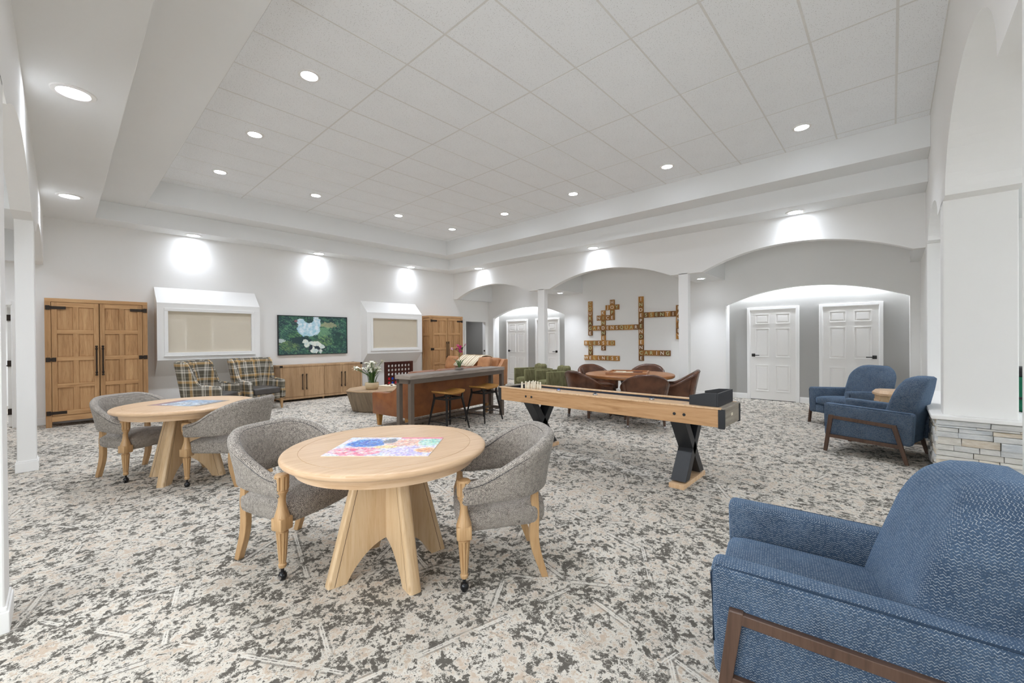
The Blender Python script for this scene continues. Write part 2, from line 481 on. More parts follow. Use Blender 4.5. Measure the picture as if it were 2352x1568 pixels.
    def build(s, name, mat, parent=None, smooth=False, loc=None, rz=0.0, bevel=0.0, sub=0, recalc=True, autosm=None):
        me = bpy.data.meshes.new(name)
        me.from_pydata(s.v, [], s.f); me.update()
        if recalc:
            bm = bmesh.new(); bm.from_mesh(me)
            bmesh.ops.recalc_face_normals(bm, faces=bm.faces[:]); bm.to_mesh(me); bm.free()
        uv = me.uv_layers.new(name='UVMap')
        V = me.vertices; data = uv.data
        for p in me.polygons:
            nx, ny, nz = abs(p.normal.x), abs(p.normal.y), abs(p.normal.z)
            k = 2 if nz >= nx and nz >= ny else (0 if nx >= ny else 1)
            for li in p.loop_indices:
                co = V[me.loops[li].vertex_index].co
                data[li].uv = (co.x, co.y) if k == 2 else ((co.y, co.z) if k == 0 else (co.x, co.z))
        if smooth:
            me.polygons.foreach_set('use_smooth', [True] * len(me.polygons))
            me.set_sharp_from_angle(angle=autosm or math.radians(50))
        me.materials.append(M[mat] if isinstance(mat, str) else mat)
        o = bpy.data.objects.new(name, me); COL.objects.link(o)
        if parent is not None: o.parent = parent
        if loc is not None: o.location = loc
        if rz: o.rotation_euler = (0, 0, rz)
        if bevel:
            b = o.modifiers.new('bevel', 'BEVEL'); b.width = bevel; b.segments = 2; b.limit_method = 'ANGLE'
        if sub:
            q = o.modifiers.new('sub', 'SUBSURF'); q.levels = sub; q.render_levels = sub
        return o

def thing(name, label, cat, loc=(0, 0, 0), rz=0.0, group=None):
    o = bpy.data.objects.new(name, None); COL.objects.link(o); o.empty_display_size = 0.1
    o.location = loc; o.rotation_euler = (0, 0, rz)
    o['label'] = label; o['category'] = cat
    if group: o['group'] = group
    return o
def tag(o, label, cat, group=None):
    o['label'] = label; o['category'] = cat
    if group: o['group'] = group
    return o
def struct(o, label=None):
    o['kind'] = 'structure'
    if label: o['label'] = label; o['category'] = o.name.split('_')[0].split('.')[0]
    return o
def dup(root, loc, rz, label, group=None):
    r = root.copy(); COL.objects.link(r); r.location = loc; r.rotation_euler = (0, 0, rz); r['label'] = label
    if group: r['group'] = group
    def kids(src, dst):
        for ch in list(src.children):
            c = ch.copy(); COL.objects.link(c); c.parent = dst
            kids(ch, c)
    kids(root, r)
    return r

# ------------------------------------------------------------------ room numbers
H1, H2, H3 = 3.553, 3.874, 4.281
XB, XB2 = 8.768, 8.918          # right arcade
XC, XK = 10.35, 10.65           # hall wall, alcove back
YA = 10.65                      # back wall
YE, YE2 = -0.375, -0.86         # near arcade
XD, XD2 = -0.195, -0.335        # left arcade
SPR = 2.73

# ---- floor
struct(MB().box(-6.0, 13.0, -6.0, 16.5, -0.1, 0).build('floor', 'carpet'), 'patterned grey and cream carpet covering the whole floor')

def strip_wall(mb, pts, ztop, p0, p1, axis):
    """pts: (u, zlow) along the wall; vertical jump where two points share u. axis 'y': wall runs along y at x=p0..p1; 'x': along x at y=p0..p1"""
    def mk(u, q, z): return (q, u, z) if axis == 'y' else (u, q, z)
    for (u0, z0), (u1, z1) in zip(pts[:-1], pts[1:]):
        if abs(u0 - u1) < 1e-6:
            mb.add([mk(u0, p0, z0), mk(u0, p1, z0), mk(u0, p1, z1), mk(u0, p0, z1)], [(0, 1, 2, 3)])
            continue
        for q in (p0, p1):
            mb.add([mk(u0, q, z0), mk(u1, q, z1), mk(u1, q, ztop), mk(u0, q, ztop)], [(0, 1, 2, 3)])
        mb.add([mk(u0, p0, z0), mk(u1, p0, z1), mk(u1, p1, z1), mk(u0, p1, z0)], [(0, 1, 2, 3)])
        mb.add([mk(u0, p0, ztop), mk(u1, p0, ztop), mk(u1, p1, ztop), mk(u0, p1, ztop)], [(0, 1, 2, 3)])
    for (u, z) in (pts[0], pts[-1]):
        mb.add([mk(u, p0, z), mk(u, p1, z), mk(u, p1, ztop), mk(u, p0, ztop)], [(0, 1, 2, 3)])
    return mb
def arch(u0, u1, spring, apex, n=28):
    """segmental arch points"""
    w = (u1 - u0) / 2; rise = apex - spring
    R = (w * w + rise * rise) / (2 * rise); zc = apex - R; uc = (u0 + u1) / 2
    out = []
    for i in range(n + 1):
        u = u0 + (u1 - u0) * i / n
        out.append((u, zc + math.sqrt(max(0, R * R - (u - uc) ** 2))))
    return out
def ellarch(u0, u1, spring, apex, n=32, p=2.0):
    uc = (u0 + u1) / 2; w = (u1 - u0) / 2
    out = []
    for i in range(n + 1):
        a = PI - PI * i / n
        out.append((uc + w * math.cos(a), spring + (apex - spring) * max(0.0, math.sin(a)) ** (2 / p)))
    return out

# ---- wall_back (with the two doorways), runs along x at y = YA..YA+.12
wb = strip_wall(MB(), [(-3.0, 0), (-1.42, 0), (-1.42, 2.02), (-0.545, 2.02), (-0.545, 0), (9.27, 0), (9.27, 2.03), (10.2, 2.03), (10.2, 0), (10.65, 0)], H1 + 0.4, YA, YA + 0.12, 'x')
wall_back = struct(wb.build('wall_back', 'wall'), 'warm white back wall with screen, cabinets and window boxes')

def column(parent, x0, x1, y0, y1, ztop=SPR + 0.02, base=True):
    c = MB().rbox(x0, x1, y0, y1, 0, ztop, 0.008, 2).build('column', 'wall', parent)
    if base:
        b = MB()
        e = 0.014
        b.box(x0 - e, x1 + e, y0 - e, y1 + e, 0, 0.105).box(x0 - e * 0.5, x1 + e * 0.5, y0 - e * 0.5, y1 + e * 0.5, 0.105, 0.125)
        b.build('column_base', 'trim', c, bevel=0.004)
    return c

# ---- wall_right (arcade)
pts = [(-0.375, SPR)] + arch(-0.24, 2.83, SPR, 3.09) + arch(3.465, 6.69, SPR, 3.075) + arch(7.41, 10.47, SPR, 3.065) + [(10.65, SPR)]
wall_right = struct(strip_wall(MB(), pts, H1 + 0.4, XB, XB2, 'y').build('wall_right', 'wall', None, True, autosm=math.radians(20)), 'arcade wall of three shallow arches on slim columns')
column(wall_right, XB, XB2, 6.87, 7.095); column(wall_right, XB, XB2, 3.105, 3.3)

# hall behind the right arcade: cross beams, high ceiling, end walls
hb = MB()
for y0, y1 in ((-0.375, -0.24), (2.83, 3.465), (6.69, 7.41), (10.47, 10.65)):
    hb.box(XB2, XC, y0, y1, SPR, H1)
hb.box(XB2, XC, -0.6, 10.8, H1, H1 + 0.1)
trim_hall = struct(hb.build('ceiling_hall', 'ceil'), 'hall ceiling with dropped cross beams behind the arches')
struct(MB().box(XB2 - 0.02, XK + 0.1, -0.5, -0.375, 0, H1).build('wall_hall_end', 'wall'), 'end wall of the hall beside the blue chairs')

# ---- wall_far (hall wall with two arched alcoves)
pts = [(-0.5, 0), (-0.24, 0)] + [(-0.24, 2.14)] + arch(-0.24, 2.82, 2.14, 2.46)[1:] + [(2.82, 0), (7.33, 0), (7.33, 2.14)] + arch(7.33, 10.41, 2.14, 2.46)[1:] + [(10.41, 0), (10.65, 0)]
wf = strip_wall(MB(), pts, H1, XC, XC + 0.14, 'y')
wall_far = struct(wf.build('wall_far', 'wall', None, True, autosm=math.radians(20)), 'pale hall wall with arched alcoves and word tiles')
for (y0, y1) in ((-0.24, 2.82), (7.33, 10.41)):
    MB().box(XK, XK + 0.1, y0 - 0.1, y1 + 0.1, 0, 2.75).build('alcove_back', 'wallgrey', wall_far)
    MB().box(XC + 0.13, XK, y0 - 0.1, y0, 0, 2.7).box(XC + 0.13, XK, y1, y1 + 0.1, 0, 2.7).build('alcove_side', 'wall', wall_far)
    MB().box(XC + 0.13, XK, y0 - 0.1, y1 + 0.1, 2.66, 2.75).build('alcove_ceiling', 'wall', wall_far)

# ---- wall_left (arcade)
pts = [(-0.86, SPR)] + arch(0.0, 2.72, SPR, 3.04) + arch(3.63, 6.45, SPR, 3.04) + arch(7.58, 10.25, SPR, 3.04) + [(10.65, SPR)]
wall_left = struct(strip_wall(MB(), pts, H1 + 0.4, XD2, XD, 'y').build('wall_left', 'wall', None, True, autosm=math.radians(20)), 'left arcade wall of arches on square columns')
column(wall_left, XD2, XD, 6.92, 7.14); column(wall_left, XD2, XD, 3.16, 3.40); column(wall_left, XD2, XD, -0.6, -0.375)
# passage behind it
pb = MB()
for y0, y1 in ((2.72, 3.63), (6.45, 7.58), (10.47, 10.65)):
    pb.box(-2.0, XD2, y0, y1, SPR, 3.35)
pb.box(-2.1, XD2, -3.0, 10.65, 3.35, 3.45)
struct(pb.build('ceiling_passage', 'ceil'), 'passage ceiling with cross beams behind the left arcade')
pw = MB().box(-2.1, -2.0, -3.0, -1.4, 0, 3.4).box(-2.1, -2.0, 3.4, 10.65, 0, 3.4).box(-2.1, -2.0, -1.4, 3.4, 0, 0.7).box(-2.1, -2.0, -1.4, 3.4, 2.6, 3.4)
struct(pw.build('wall_passage', 'wall'), 'outer wall of the passage behind the left arcade')
w = MB()
for a, b in ((-1.4, -1.34), (0.2, 0.26), (1.8, 1.86), (3.34, 3.4)): w.box(-2.08, -2.0, a, b, 0.7, 2.6)
w.box(-2.08, -2.0, -1.4, 3.4, 0.7, 0.76).box(-2.08, -2.0, -1.4, 3.4, 2.54, 2.6)
struct(w.build('window_5', 'trim'), 'added unseen white framed window of the passage behind the viewer')  # unseen window, added together with the fill light below
ld = bpy.data.lights.new('daylight', 'AREA'); ld.shape = 'RECTANGLE'; ld.size = 4.6; ld.size_y = 1.8
ld.energy = P_DAY_FILL2; ld.color = (0.9, 0.95, 1.0)  # fill light added from the left, behind the viewer
lo = bpy.data.objects.new('daylight', ld); COL.objects.link(lo); lo.location = (-1.98, 1.0, 1.65); lo.rotation_euler = (PI / 2, 0, -PI / 2)

# ---- wall_near (arcade E)
SE = 2.74
pts = [(-0.335, SE)] + ellarch(-0.1, 2.05, SE, 3.3) + [(2.36, SE)] + ellarch(3.06, 5.72, SE, 3.40) + [(5.95, SE)] + ellarch(6.6, 8.25, SE, 3.05) + [(8.92, SE)]
wall_near = struct(strip_wall(MB(), pts, H3 + 0.3, YE2, YE, 'x').build('wall_near', 'wall', None, True, autosm=math.radians(25)), 'near arcade wall at right with tall arches')
column(wall_near, 5.95, 6.22, YE2, YE, SE + 0.02, False)
column(wall_near, 2.30, 2.545, YE2, YE, SE + 0.02)
MB().rbox(8.5, 8.92, YE2, YE, 0, SE, 0.008, 2).build('column', 'wall', wall_near)

# side room behind wall_near: back wall with assumed, unseen windows, floor is shared
sr = MB()
for z0, z1 in ((0, 0.9), (2.5, 3.3)): sr.box(-2.1, 10.6, -5.1, -5.0, z0, z1)
for x0, x1 in ((-2.1, 0.6), (4.2, 5.2), (8.8, 10.6)): sr.box(x0, x1, -5.1, -5.0, 0.9, 2.5)
struct(sr.build('wall_side_room', 'wall'), 'wall with assumed windows of the side room behind the near arcade')
struct(MB().box(10.5, 10.6, -5.0, -0.5, 0, 3.3).box(-2.1, -2.0, -5.0, -2.9, 0, 3.3).build('wall_side_room_end', 'wall'), 'end walls of the side room')
struct(MB().box(-2.1, 10.6, -5.1, YE2, 3.3, 3.4).build('ceiling_side_room', 'ceil'), 'side room ceiling')
for i, (x0, x1) in enumerate(((0.6, 4.2), (5.2, 8.8))):
    w = MB()
    for a, b in ((x0, x0 + 0.06), (x1 - 0.06, x1), ((x0 + x1) / 2 - 0.03, (x0 + x1) / 2 + 0.03)): w.box(a, b, -5.08, -5.0, 0.9, 2.5)
    w.box(x0, x1, -5.08, -5.0, 0.9, 0.96).box(x0, x1, -5.08, -5.0, 2.44, 2.5)
    struct(w.build('window_%d' % (i + 3), 'trim'), 'assumed unseen white framed %s window of the side room' % ('first', 'second')[i])  # unseen windows, assumed from the cool light on the right
    ld = bpy.data.lights.new('daylight', 'AREA'); ld.shape = 'RECTANGLE'; ld.size = x1 - x0 - 0.1; ld.size_y = 1.5
    ld.energy = P_DAY_FILL; ld.color = (0.86, 0.93, 1.0)  # area light added at each assumed window as ambient fill
    lo = bpy.data.objects.new('daylight', ld); COL.objects.link(lo); lo.location = ((x0 + x1) / 2, -4.98, 1.7); lo.rotation_euler = (-PI / 2, 0, 0)

# bright room beyond the passage doorway, dark room beyond the hall doorway
rm = MB().box(-3.0, -2.9, 10.77, 14.5, 0, 2.7).box(0.0, 0.1, 10.77, 14.5, 0, 2.7).box(-3.0, 0.1, 14.5, 14.6, 0, 2.7).box(-3.0, 0.1, 10.77, 14.6, 2.7, 2.8)
struct(rm.build('wall_room_beyond', 'wall'), 'white walls of the room beyond the passage door')
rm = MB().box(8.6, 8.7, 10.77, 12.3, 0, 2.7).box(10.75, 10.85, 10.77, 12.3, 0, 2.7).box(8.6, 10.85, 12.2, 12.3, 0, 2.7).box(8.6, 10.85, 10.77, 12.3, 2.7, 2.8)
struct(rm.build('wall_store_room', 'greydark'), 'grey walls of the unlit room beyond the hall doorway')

# ---- ceiling: soffit ring (two steps) + tile field
sf = MB()
X1L, X1R, Y1 = 0.417, 8.176, 10.143
X2L, X2R, Y2 = 1.055, 7.68, 9.64
sf.box(XD - 0.02, X1L, YE, YA, H1, H2).box(X1R, XB + 0.02, YE, YA, H1, H2).box(X1L, X1R, Y1, YA, H1, H2)
sf.box(XD - 0.02, X2L, YE, YA, H2, H3 + 0.05).box(X2R, XB + 0.02, YE, YA, H2, H3 + 0.05).box(X2L, X2R, Y2, YA, H2, H3 + 0.05)
struct(sf.build('ceiling_soffit', 'ceil', None, bevel=0.004), 'two-stepped painted soffit around the tiled ceiling')
ceiling = struct(MB().box(-0.4, 9.0, -1.0, 10.8, H3 + 0.02, H3 + 0.1).build('ceiling', 'cgrid'), 'ceiling of large white acoustic tiles in a grid')
gx = [X2L, 1.22] + [2.472 + 1.2555 * k for k in range(5)] + [X2R]
gx = sorted(g for g in gx if X2L - 0.001 <= g <= X2R + 0.001)
gy = [YE] + [-0.043 + 0.6288 * k for k in range(16)] + [Y2]
gy = sorted(g for g in gy if YE - 0.001 <= g <= Y2 + 0.001)
G = 0.009
tm = {}
for i in range(len(gx) - 1):
    for j in range(len(gy) - 1):
        w = gx[i + 1] - gx[i]; h = gy[j + 1] - gy[j]
        if w < 0.04 or h < 0.03: continue
        key = (round(w, 3), round(h, 3))
        dz = random.choice((0, 0, 0.001, 0.002))
        if key not in tm:
            o = MB().box(G, w - G, G, h - G, 0, 0.02).build('tile', 'ctile', ceiling, bevel=0.003)
            tm[key] = o
        else:
            o = tm[key].copy(); COL.objects.link(o); o.parent = ceiling
        o.location = (gx[i], gy[j], H3 - 0.003 + dz)
g = MB()
for x in gx: g.box(x - 0.011, x + 0.011, gy[0], gy[-1], H3 - 0.001, H3 + 0.02)
for y in gy: g.box(gx[0], gx[-1], y - 0.011, y + 0.011, H3 - 0.0008, H3 + 0.02)
g.build('grid_bars', 'cgrid', ceiling)

# ---- baseboards
def baseboard(name, segs, label):
    b = MB()
    for (x0, y0, x1, y1, nx, ny) in segs:
        t = 0.014
        xa, xb = sorted((x0, x1)); ya, yb = sorted((y0, y1))
        b.box(xa + min(0, nx * t), xb + max(0, nx * t), ya + min(0, ny * t), yb + max(0, ny * t), 0, 0.105)
        b.box(xa + min(0, nx * t * .5), xb + max(0, nx * t * .5), ya + min(0, ny * t * .5), yb + max(0, ny * t * .5), 0.105, 0.125)
    return struct(b.build(name, 'trim', bevel=0.004), label)
baseboard('baseboard_back', [(-0.47, YA, 9.2, YA, 0, -1), (10.27, YA, 10.35, YA, 0, -1), (-3, YA, -1.5, YA, 0, -1)], 'white baseboard along the back wall')
baseboard('baseboard_far', [(XC, -0.375, XC, -0.24, -1, 0), (XC, 2.82, XC, 7.33, -1, 0), (XC, 10.41, XC, 10.65, -1, 0),
    (XK, 2.45, XK, 2.82, -1, 0), (XK, 1.12, XK, 1.45, -1, 0), (XK, -0.24, XK, 0.12, -1, 0),
    (XK, 10.05, XK, 10.41, -1, 0), (XK, 8.73, XK, 9.03, -1, 0), (XK, 7.33, XK, 7.71, -1, 0),
    (XC, 2.82, XK, 2.82, 0, -1), (XC, 10.41, XK, 10.41, 0, -1)], 'white baseboard along the hall wall and alcoves')

# ---- doors in the alcoves (face -x)
def six_panel_door(name, yc, handle_side, label):
    """handle_side +1: handle at larger y"""
    root = bpy.data.objects.new(name, None); COL.objects.link(root); root.location = (XK, yc, 0)
    struct(root); root['label'] = label; root['category'] = 'door'
    W2, HT = 0.43, 2.01
    fr = MB()
    fr.box(-0.022, 0.0, -0.497, -0.44, 0, 2.073).box(-0.022, 0.0, 0.44, 0.497, 0, 2.073).box(-0.022, 0.0, -0.44, 0.44, 2.016, 2.073)
    fr.box(-0.014, 0.06, -0.442, -0.43, 0, 2.02).box(-0.014, 0.06, 0.43, 0.442, 0, 2.02).box(-0.014, 0.06, -0.43, 0.43, 2.01, 2.02)
    fr.build('door_frame', 'trim', root, bevel=0.004)
    slab = MB().box(-0.006, 0.02, -W2, W2, 0.012, HT).build('slab', 'dooor', root)
    rows = ((0.2, 0.78), (0.96, 1.6), (1.7, 1.92)); cols = ((-0.33, -0.06), (0.06, 0.33))
    for z0, z1 in rows:
        for a, b in cols:
            # moulded panel: recessed groove ring around a raised field
            m = MB()
            d = 0.028
            ring = [(a, z0, -0.0065), (a, z0, -0.0065)]
            def rect(e, x): return [(x, a + e, z0 + e), (x, b - e, z0 + e), (x, b - e, z1 - e), (x, a + e, z1 - e)]
            m.loft([rect(0, -0.006), rect(0.0, -0.016), rect(0.010, -0.016), rect(0.014, -0.007), rect(0.030, -0.007), rect(0.05, -0.014)], True)
            m.build('panel', 'dooor', slab)
    hs = handle_side
    y = hs * 0.37
    h = MB().box(-0.02, -0.006, y - 0.033, y + 0.033, 0.967, 1.033)
    h.box(-0.05, -0.02, y - 0.011, y + 0.011, 0.989, 1.011).box(-0.06, -0.045, min(y, y - hs * 0.125), max(y, y - hs * 0.125), 0.99, 1.008)
    h.build('handle', 'blackmetal', root)
    MB().box(-0.001, 0.02, -W2, W2, 0.0, 0.012).build('threshold_gap', 'black', root)
    hg = MB()
    for z in (0.25, 1.05, 1.85): hg.box(-0.012, -0.002, -hs * 0.432 - 0.008, -hs * 0.432 + 0.008, z - 0.05, z + 0.05)
    hg.build('hinge', 'trim', root)
    return root
six_panel_door('door_1', 1.95, 1, 'white six-panel door on the left in the alcove behind the blue armchairs')
six_panel_door('door_2', 0.617, -1, 'white six-panel door on the right in the alcove, partly behind the blue armchairs')
six_panel_door('door_3', 9.54, 1, 'white six-panel door on the left in the alcove behind the green armchairs')
six_panel_door('door_4', 8.22, -1, 'white six-panel door behind the slim column and green armchairs')

# doorways in the back wall
def doorway(name, x0, x1, label, leaf):
    root = bpy.data.objects.new(name, None); COL.objects.link(root); root.location = ((x0 + x1) / 2, YA, 0)
    struct(root); root['label'] = label; root['category'] = 'door'
    w = (x1 - x0) / 2
    fr = MB().box(-w - 0.06, -w, -0.02, 0, 0, 2.09).box(w, w + 0.06, -0.02, 0, 0, 2.09).box(-w, w, -0.02, 0, 2.03, 2.09)
    fr.box(-w - 0.001, -w + 0.014, -0.015, 0.13, 0, 2.03).box(w - 0.014, w + 0.001, -0.015, 0.13, 0, 2.03).box(-w, w, -0.015, 0.13, 2.016, 2.03)
    fr.build('door_frame', 'trim', root, bevel=0.003)
    if leaf:
        lf = MB().box(w - 0.06, w - 0.02, 0.135, 0.135 + 0.84, 0.01, 2.0).build('leaf', 'dooor', root)
        hg = MB()
        for z in (0.26, 1.06, 1.82): hg.box(w - 0.064, w - 0.012, 0.115, 0.137, z - 0.05, z + 0.05)
        hg.build('hinge', 'iron', lf)
        hd = MB().box(w - 0.075, w - 0.06, 0.85, 0.91, 0.97, 1.03).box(w - 0.13, w - 0.11, 0.78, 0.9, 0.99, 1.01).box(w - 0.12, w - 0.07, 0.87, 0.89, 0.99, 1.01)
        hd.build('handle', 'iron', lf)
    else:
        MB().lathe([(0.004, 0.0), (0.028, 0.0), (0.03, 0.02), (0.012, 0.03), (0.004, 0.03)], seg=14).build('strike_plate', 'iron', root).matrix_local = Matrix.Translation((w - 0.016, 0.03, 1.0)) @ Matrix.Rotation(-PI / 2, 4, 'Y')
    return root
doorway('door_5', -1.42, -0.545, 'open white door seen between the left columns', True)
doorway('door_6', 9.27, 10.2, 'open dark doorway with white trim beside the far wooden cabinet', False)

# ---- window boxes on the back wall
def window_box(name, x0, x1, label):
    root = bpy.data.objects.new(name, None); COL.objects.link(root); root.location = ((x0 + x1) / 2, YA, 0)
    struct(root); root['label'] = label; root['category'] = 'window'
    w = (x1 - x0) / 2
    fw, fz0, fz1 = w - 0.165, 1.19, 1.995           # clear opening
    yf = -0.35
    b = MB()
    prof = [(0, 0.72), (yf, 1.045), (yf, 2.153), (0, 2.478)]
    for sx in (-w, w): b.add([(sx, y, z) for y, z in prof], [(0, 1, 2, 3)])
    b.add([(-w, 0, 0.72), (w, 0, 0.72), (w, yf, 1.045), (-w, yf, 1.045)], [(0, 1, 2, 3)])
    b.add([(-w, 0, 2.478), (w, 0, 2.478), (w, yf, 2.153), (-w, yf, 2.153)], [(0, 1, 2, 3)])
    o = [(-w, yf, 1.045), (w, yf, 1.045), (w, yf, 2.153), (-w, yf, 2.153)]
    i = [(-fw, yf, fz0), (fw, yf, fz0), (fw, yf, fz1), (-fw, yf, fz1)]
    b.add(o + i, [(0, 1, 5, 4), (1, 2, 6, 5), (2, 3, 7, 6), (3, 0, 4, 7)])
    j = [(x, yf + 0.1, z) for x, _, z in i]
    b.add(i + j, [(0, 1, 5, 4), (1, 2, 6, 5), (2, 3, 7, 6), (3, 0, 4, 7)])
    b.build('housing', 'trim', root)
    f = MB()
    e, t = 0.06, 0.02
    for a0, a1, c0, c1 in ((-fw - e, fw + e, fz1, fz1 + e), (-fw - e, fw + e, fz0 - e, fz0), (-fw - e, -fw, fz0, fz1), (fw, fw + e, fz0, fz1)):
        f.box(a0, a1, yf - t, yf, c0, c1)
    f.box(-fw - e - 0.012, fw + e + 0.012, yf - t - 0.012, yf, fz0 - e - 0.014, fz0 - e)
    f.build('window_frame', 'trim', root, bevel=0.005)
    MB().box(-fw, fw, yf + 0.035, yf + 0.05, fz0, fz1).build('blind', 'shade', root)
    g2 = MB().box(-fw, fw, yf + 0.018, yf + 0.023, fz0, fz1).build('pane', 'glass', root)
    return root
window_box('window_1', 1.232, 2.972, 'large white window box with beige blind above the plaid armchairs')
window_box('window_2', 5.515, 7.262, 'white window box with beige blind left of the far cabinet')

# ---- stone half wall under the near arcade
def stones(parent, mk, u0, u1, z0, z1):
    z = z0; row = 0
    while z < z1 - 0.012:
        h = random.choice((0.022, 0.03, 0.04, 0.055, 0.055, 0.075))
        if z + h > z1 - 0.02: h = z1 - z
        u = u0
        while u < u1 - 0.01:
            w = random.uniform(0.1, 0.42)
            if u + w > u1 - 0.07: w = u1 - u
            d = random.uniform(0.006, 0.03)
            g = 0.0022
            j = lambda a: a + random.uniform(-0.0022, 0.0022)
            uu = [u + g, u + w / 2, u + w - g]
            m = MB(); vs = []
            for zz in (z + g, z + h - g):
                for q in uu: vs.append(mk(q, 0.0, zz))
            for zz in (z + g, z + h - g):
                for q in uu: vs.append(mk(j(q), d + random.uniform(-0.004, 0.004), j(zz)))
            m.add(vs, [(0, 1, 4, 3), (1, 2, 5, 4), (6, 7, 10, 9), (7, 8, 11, 10), (0, 1, 7, 6), (1, 2, 8, 7), (3, 4, 10, 9), (4, 5, 11, 10), (0, 3, 9, 6), (2, 5, 11, 8)])
            m.build('stone', 'stone', parent)
            u += w
        z += h; row += 1
HX0, HX1, HY0, HY1 = 5.90, 8.5, -1.25, -0.335
half_wall = MB().box(HX0, HX1, HY0, HY1, 0, 0.575).build('wall_half', 'mortar')
struct(half_wall, 'low wall faced with stacked grey ledge stone under a white cap')
stones(half_wall, lambda u, d, z: (HX0 - d, u, z), HY0, HY1 + 0.015, 0, 0.572)
stones(half_wall, lambda u, d, z: (u, HY1 + d, z), HX0 - 0.012, HX1, 0, 0.572)
MB().rbox(HX0 - 0.05, HX1, HY0 - 0.03, HY1 + 0.05, 0.578, 0.618, 0.008, 2).build('cap', 'trim', half_wall)

# ------------------------------------------------------------------ recessed lights
def downlight(loc, label, power, size, blend, group, r=0.085, extra=0.06):
    t = thing('recessed_light', label, 'light', loc, 0, group)
    MB().lathe([(r * 0.8, -0.002), (r * 0.86, -0.012), (r * 1.12, -0.009), (r * 1.16, 0.0), (r * 0.8, 0.0)], seg=32, cap=False).build('trim_ring', 'trim', t, True)
    MB().lathe([(r * 0.83, -0.006), (r * 0.83, -0.002)], seg=28).build('lens', 'lens', t)
    ld = bpy.data.lights.new('downlight', 'SPOT'); ld.energy = power; ld.spot_size = math.radians(size); ld.spot_blend = blend
    ld.shadow_soft_size = extra; ld.color = LAMP_COL
    lo = bpy.data.objects.new('downlight_lamp', ld); COL.objects.link(lo); lo.parent = t; lo.location = (0, 0, -0.03)
    return t
gt = 'downlights in the tiled ceiling'
for x, y, l in ((1.845, 2.78, 'recessed light in tiled ceiling, nearest of the left row at the top edge'), (1.845, 4.65, 'recessed light in tiled ceiling, second nearest of the left row'), (1.845, 6.52, 'recessed light in tiled ceiling, third of the left row'),
                (1.845, 8.39, 'recessed light in tiled ceiling, far left corner'), (3.43, 8.39, 'recessed light in tiled ceiling, second from left in the far row'), (5.29, 8.38, 'recessed light in tiled ceiling, third from left in the far row'),
                (6.90, 8.42, 'recessed light in tiled ceiling, far right corner'), (6.89, 6.53, 'recessed light in tiled ceiling, second farthest of the right row'), (6.89, 4.65, 'recessed light in tiled ceiling, middle of the right row'),
                (6.89, 2.77, 'recessed light in tiled ceiling, second nearest of the right row'), (6.89, 0.905, 'recessed light in tiled ceiling, nearest of the right row'), (1.845, 0.905, 'recessed light in tiled ceiling above the viewer')):
    downlight((x, y, H3 - 0.003), l, P_TRAY * (0.6 if x < 2 and y < 1 else 1), 118, 0.9, gt, 0.098, 0.08)
gs = 'downlights in the painted soffit'
for x, y, l in ((0.09, 5.19, 'large recessed light in the left soffit, nearest'), (0.10, 8.9, 'recessed light in the left soffit, farther one'), (0.09, 1.48, 'recessed light in the left soffit above the viewer'),
                (1.83, 10.42, 'recessed light in the soffit above the plaid chairs'), (4.32, 10.42, 'recessed light in the soffit above the wall screen'), (6.98, 10.44, 'recessed light in the soffit left of the far cabinet'),
                (8.56, 9.22, 'recessed light in the right soffit, farthest'), (8.55, 5.22, 'recessed light in the right soffit, middle'), (8.56, 1.22, 'recessed light in the right soffit, nearest')):
    downlight((x, y, H1), l, P_SOFF * (0.4 if y < 2 and x < 1 else 1), 128, 1.0, gs, 0.125, 0.08)
gh = 'downlights of the halls'
for x, y, z, l in ((9.7, 3.15, SPR, 'recessed light in the hall beam right of the second column'), (9.74, 7.05, SPR, 'recessed light in the hall beam right of the first column'),
                   (9.65, 9.0, H1, 'recessed light high in the hall behind the far arch')):
    downlight((x, y, z), l, P_HALL * (1.9 if z < 3 else 0.6), 100, 1.0, gh)
for x, y, z, l in ((-1.1, 5.0, 3.35, 'recessed light in the passage behind the near left arch'), (-1.1, 9.2, 3.35, 'recessed light in the passage behind the far left arch'), (-1.4, 12.6, 2.7, 'ceiling light of the bright room beyond the passage door')):
    downlight((x, y, z), l, P_HALL * (1.3 if z > 3 else 5.0), 150, 0.8, gh)
for y, l in ((1.29, 'slim light strip hidden above the arch of the near alcove'), (8.87, 'slim light strip hidden above the arch of the far alcove')):
    t = thing('light_strip', l, 'light', (XC + 0.2, y, 2.66), 0, 'lights hidden in the alcoves')
    MB().box(-0.025, 0.025, -1.35, 1.35, -0.02, 0.0).build('channel', 'trim', t)
    MB().box(-0.018, 0.018, -1.33, 1.33, -0.024, -0.02).build('diffuser', 'lens_dim', t)
    ld = bpy.data.lights.new('strip', 'AREA'); ld.shape = 'RECTANGLE'; ld.size = 0.05; ld.size_y = 2.6; ld.energy = P_STRIP; ld.color = LAMP_COL
    lo = bpy.data.objects.new('strip_lamp', ld); COL.objects.link(lo); lo.parent = t; lo.location = (0, 0, -0.03)
downlight((9.7, 11.4, 2.7), 'added dim lamp brightening the grey room beyond the hall doorway', P_HALL * 1.1, 150, 0.8, gh)  # no known fixture: lamp added to lift the dark room
for x, y, l in ((1.5, -2.9, 'added unseen fill lamp in the side room, left'), (4.5, -2.9, 'added unseen fill lamp in the side room, middle'), (7.5, -2.9, 'added unseen fill lamp in the side room, right')):
    downlight((x, y, 3.3), l, P_HALL * 1.5, 150, 0.8, gh)  # unseen side room lamps, added for ambient light through the near arches

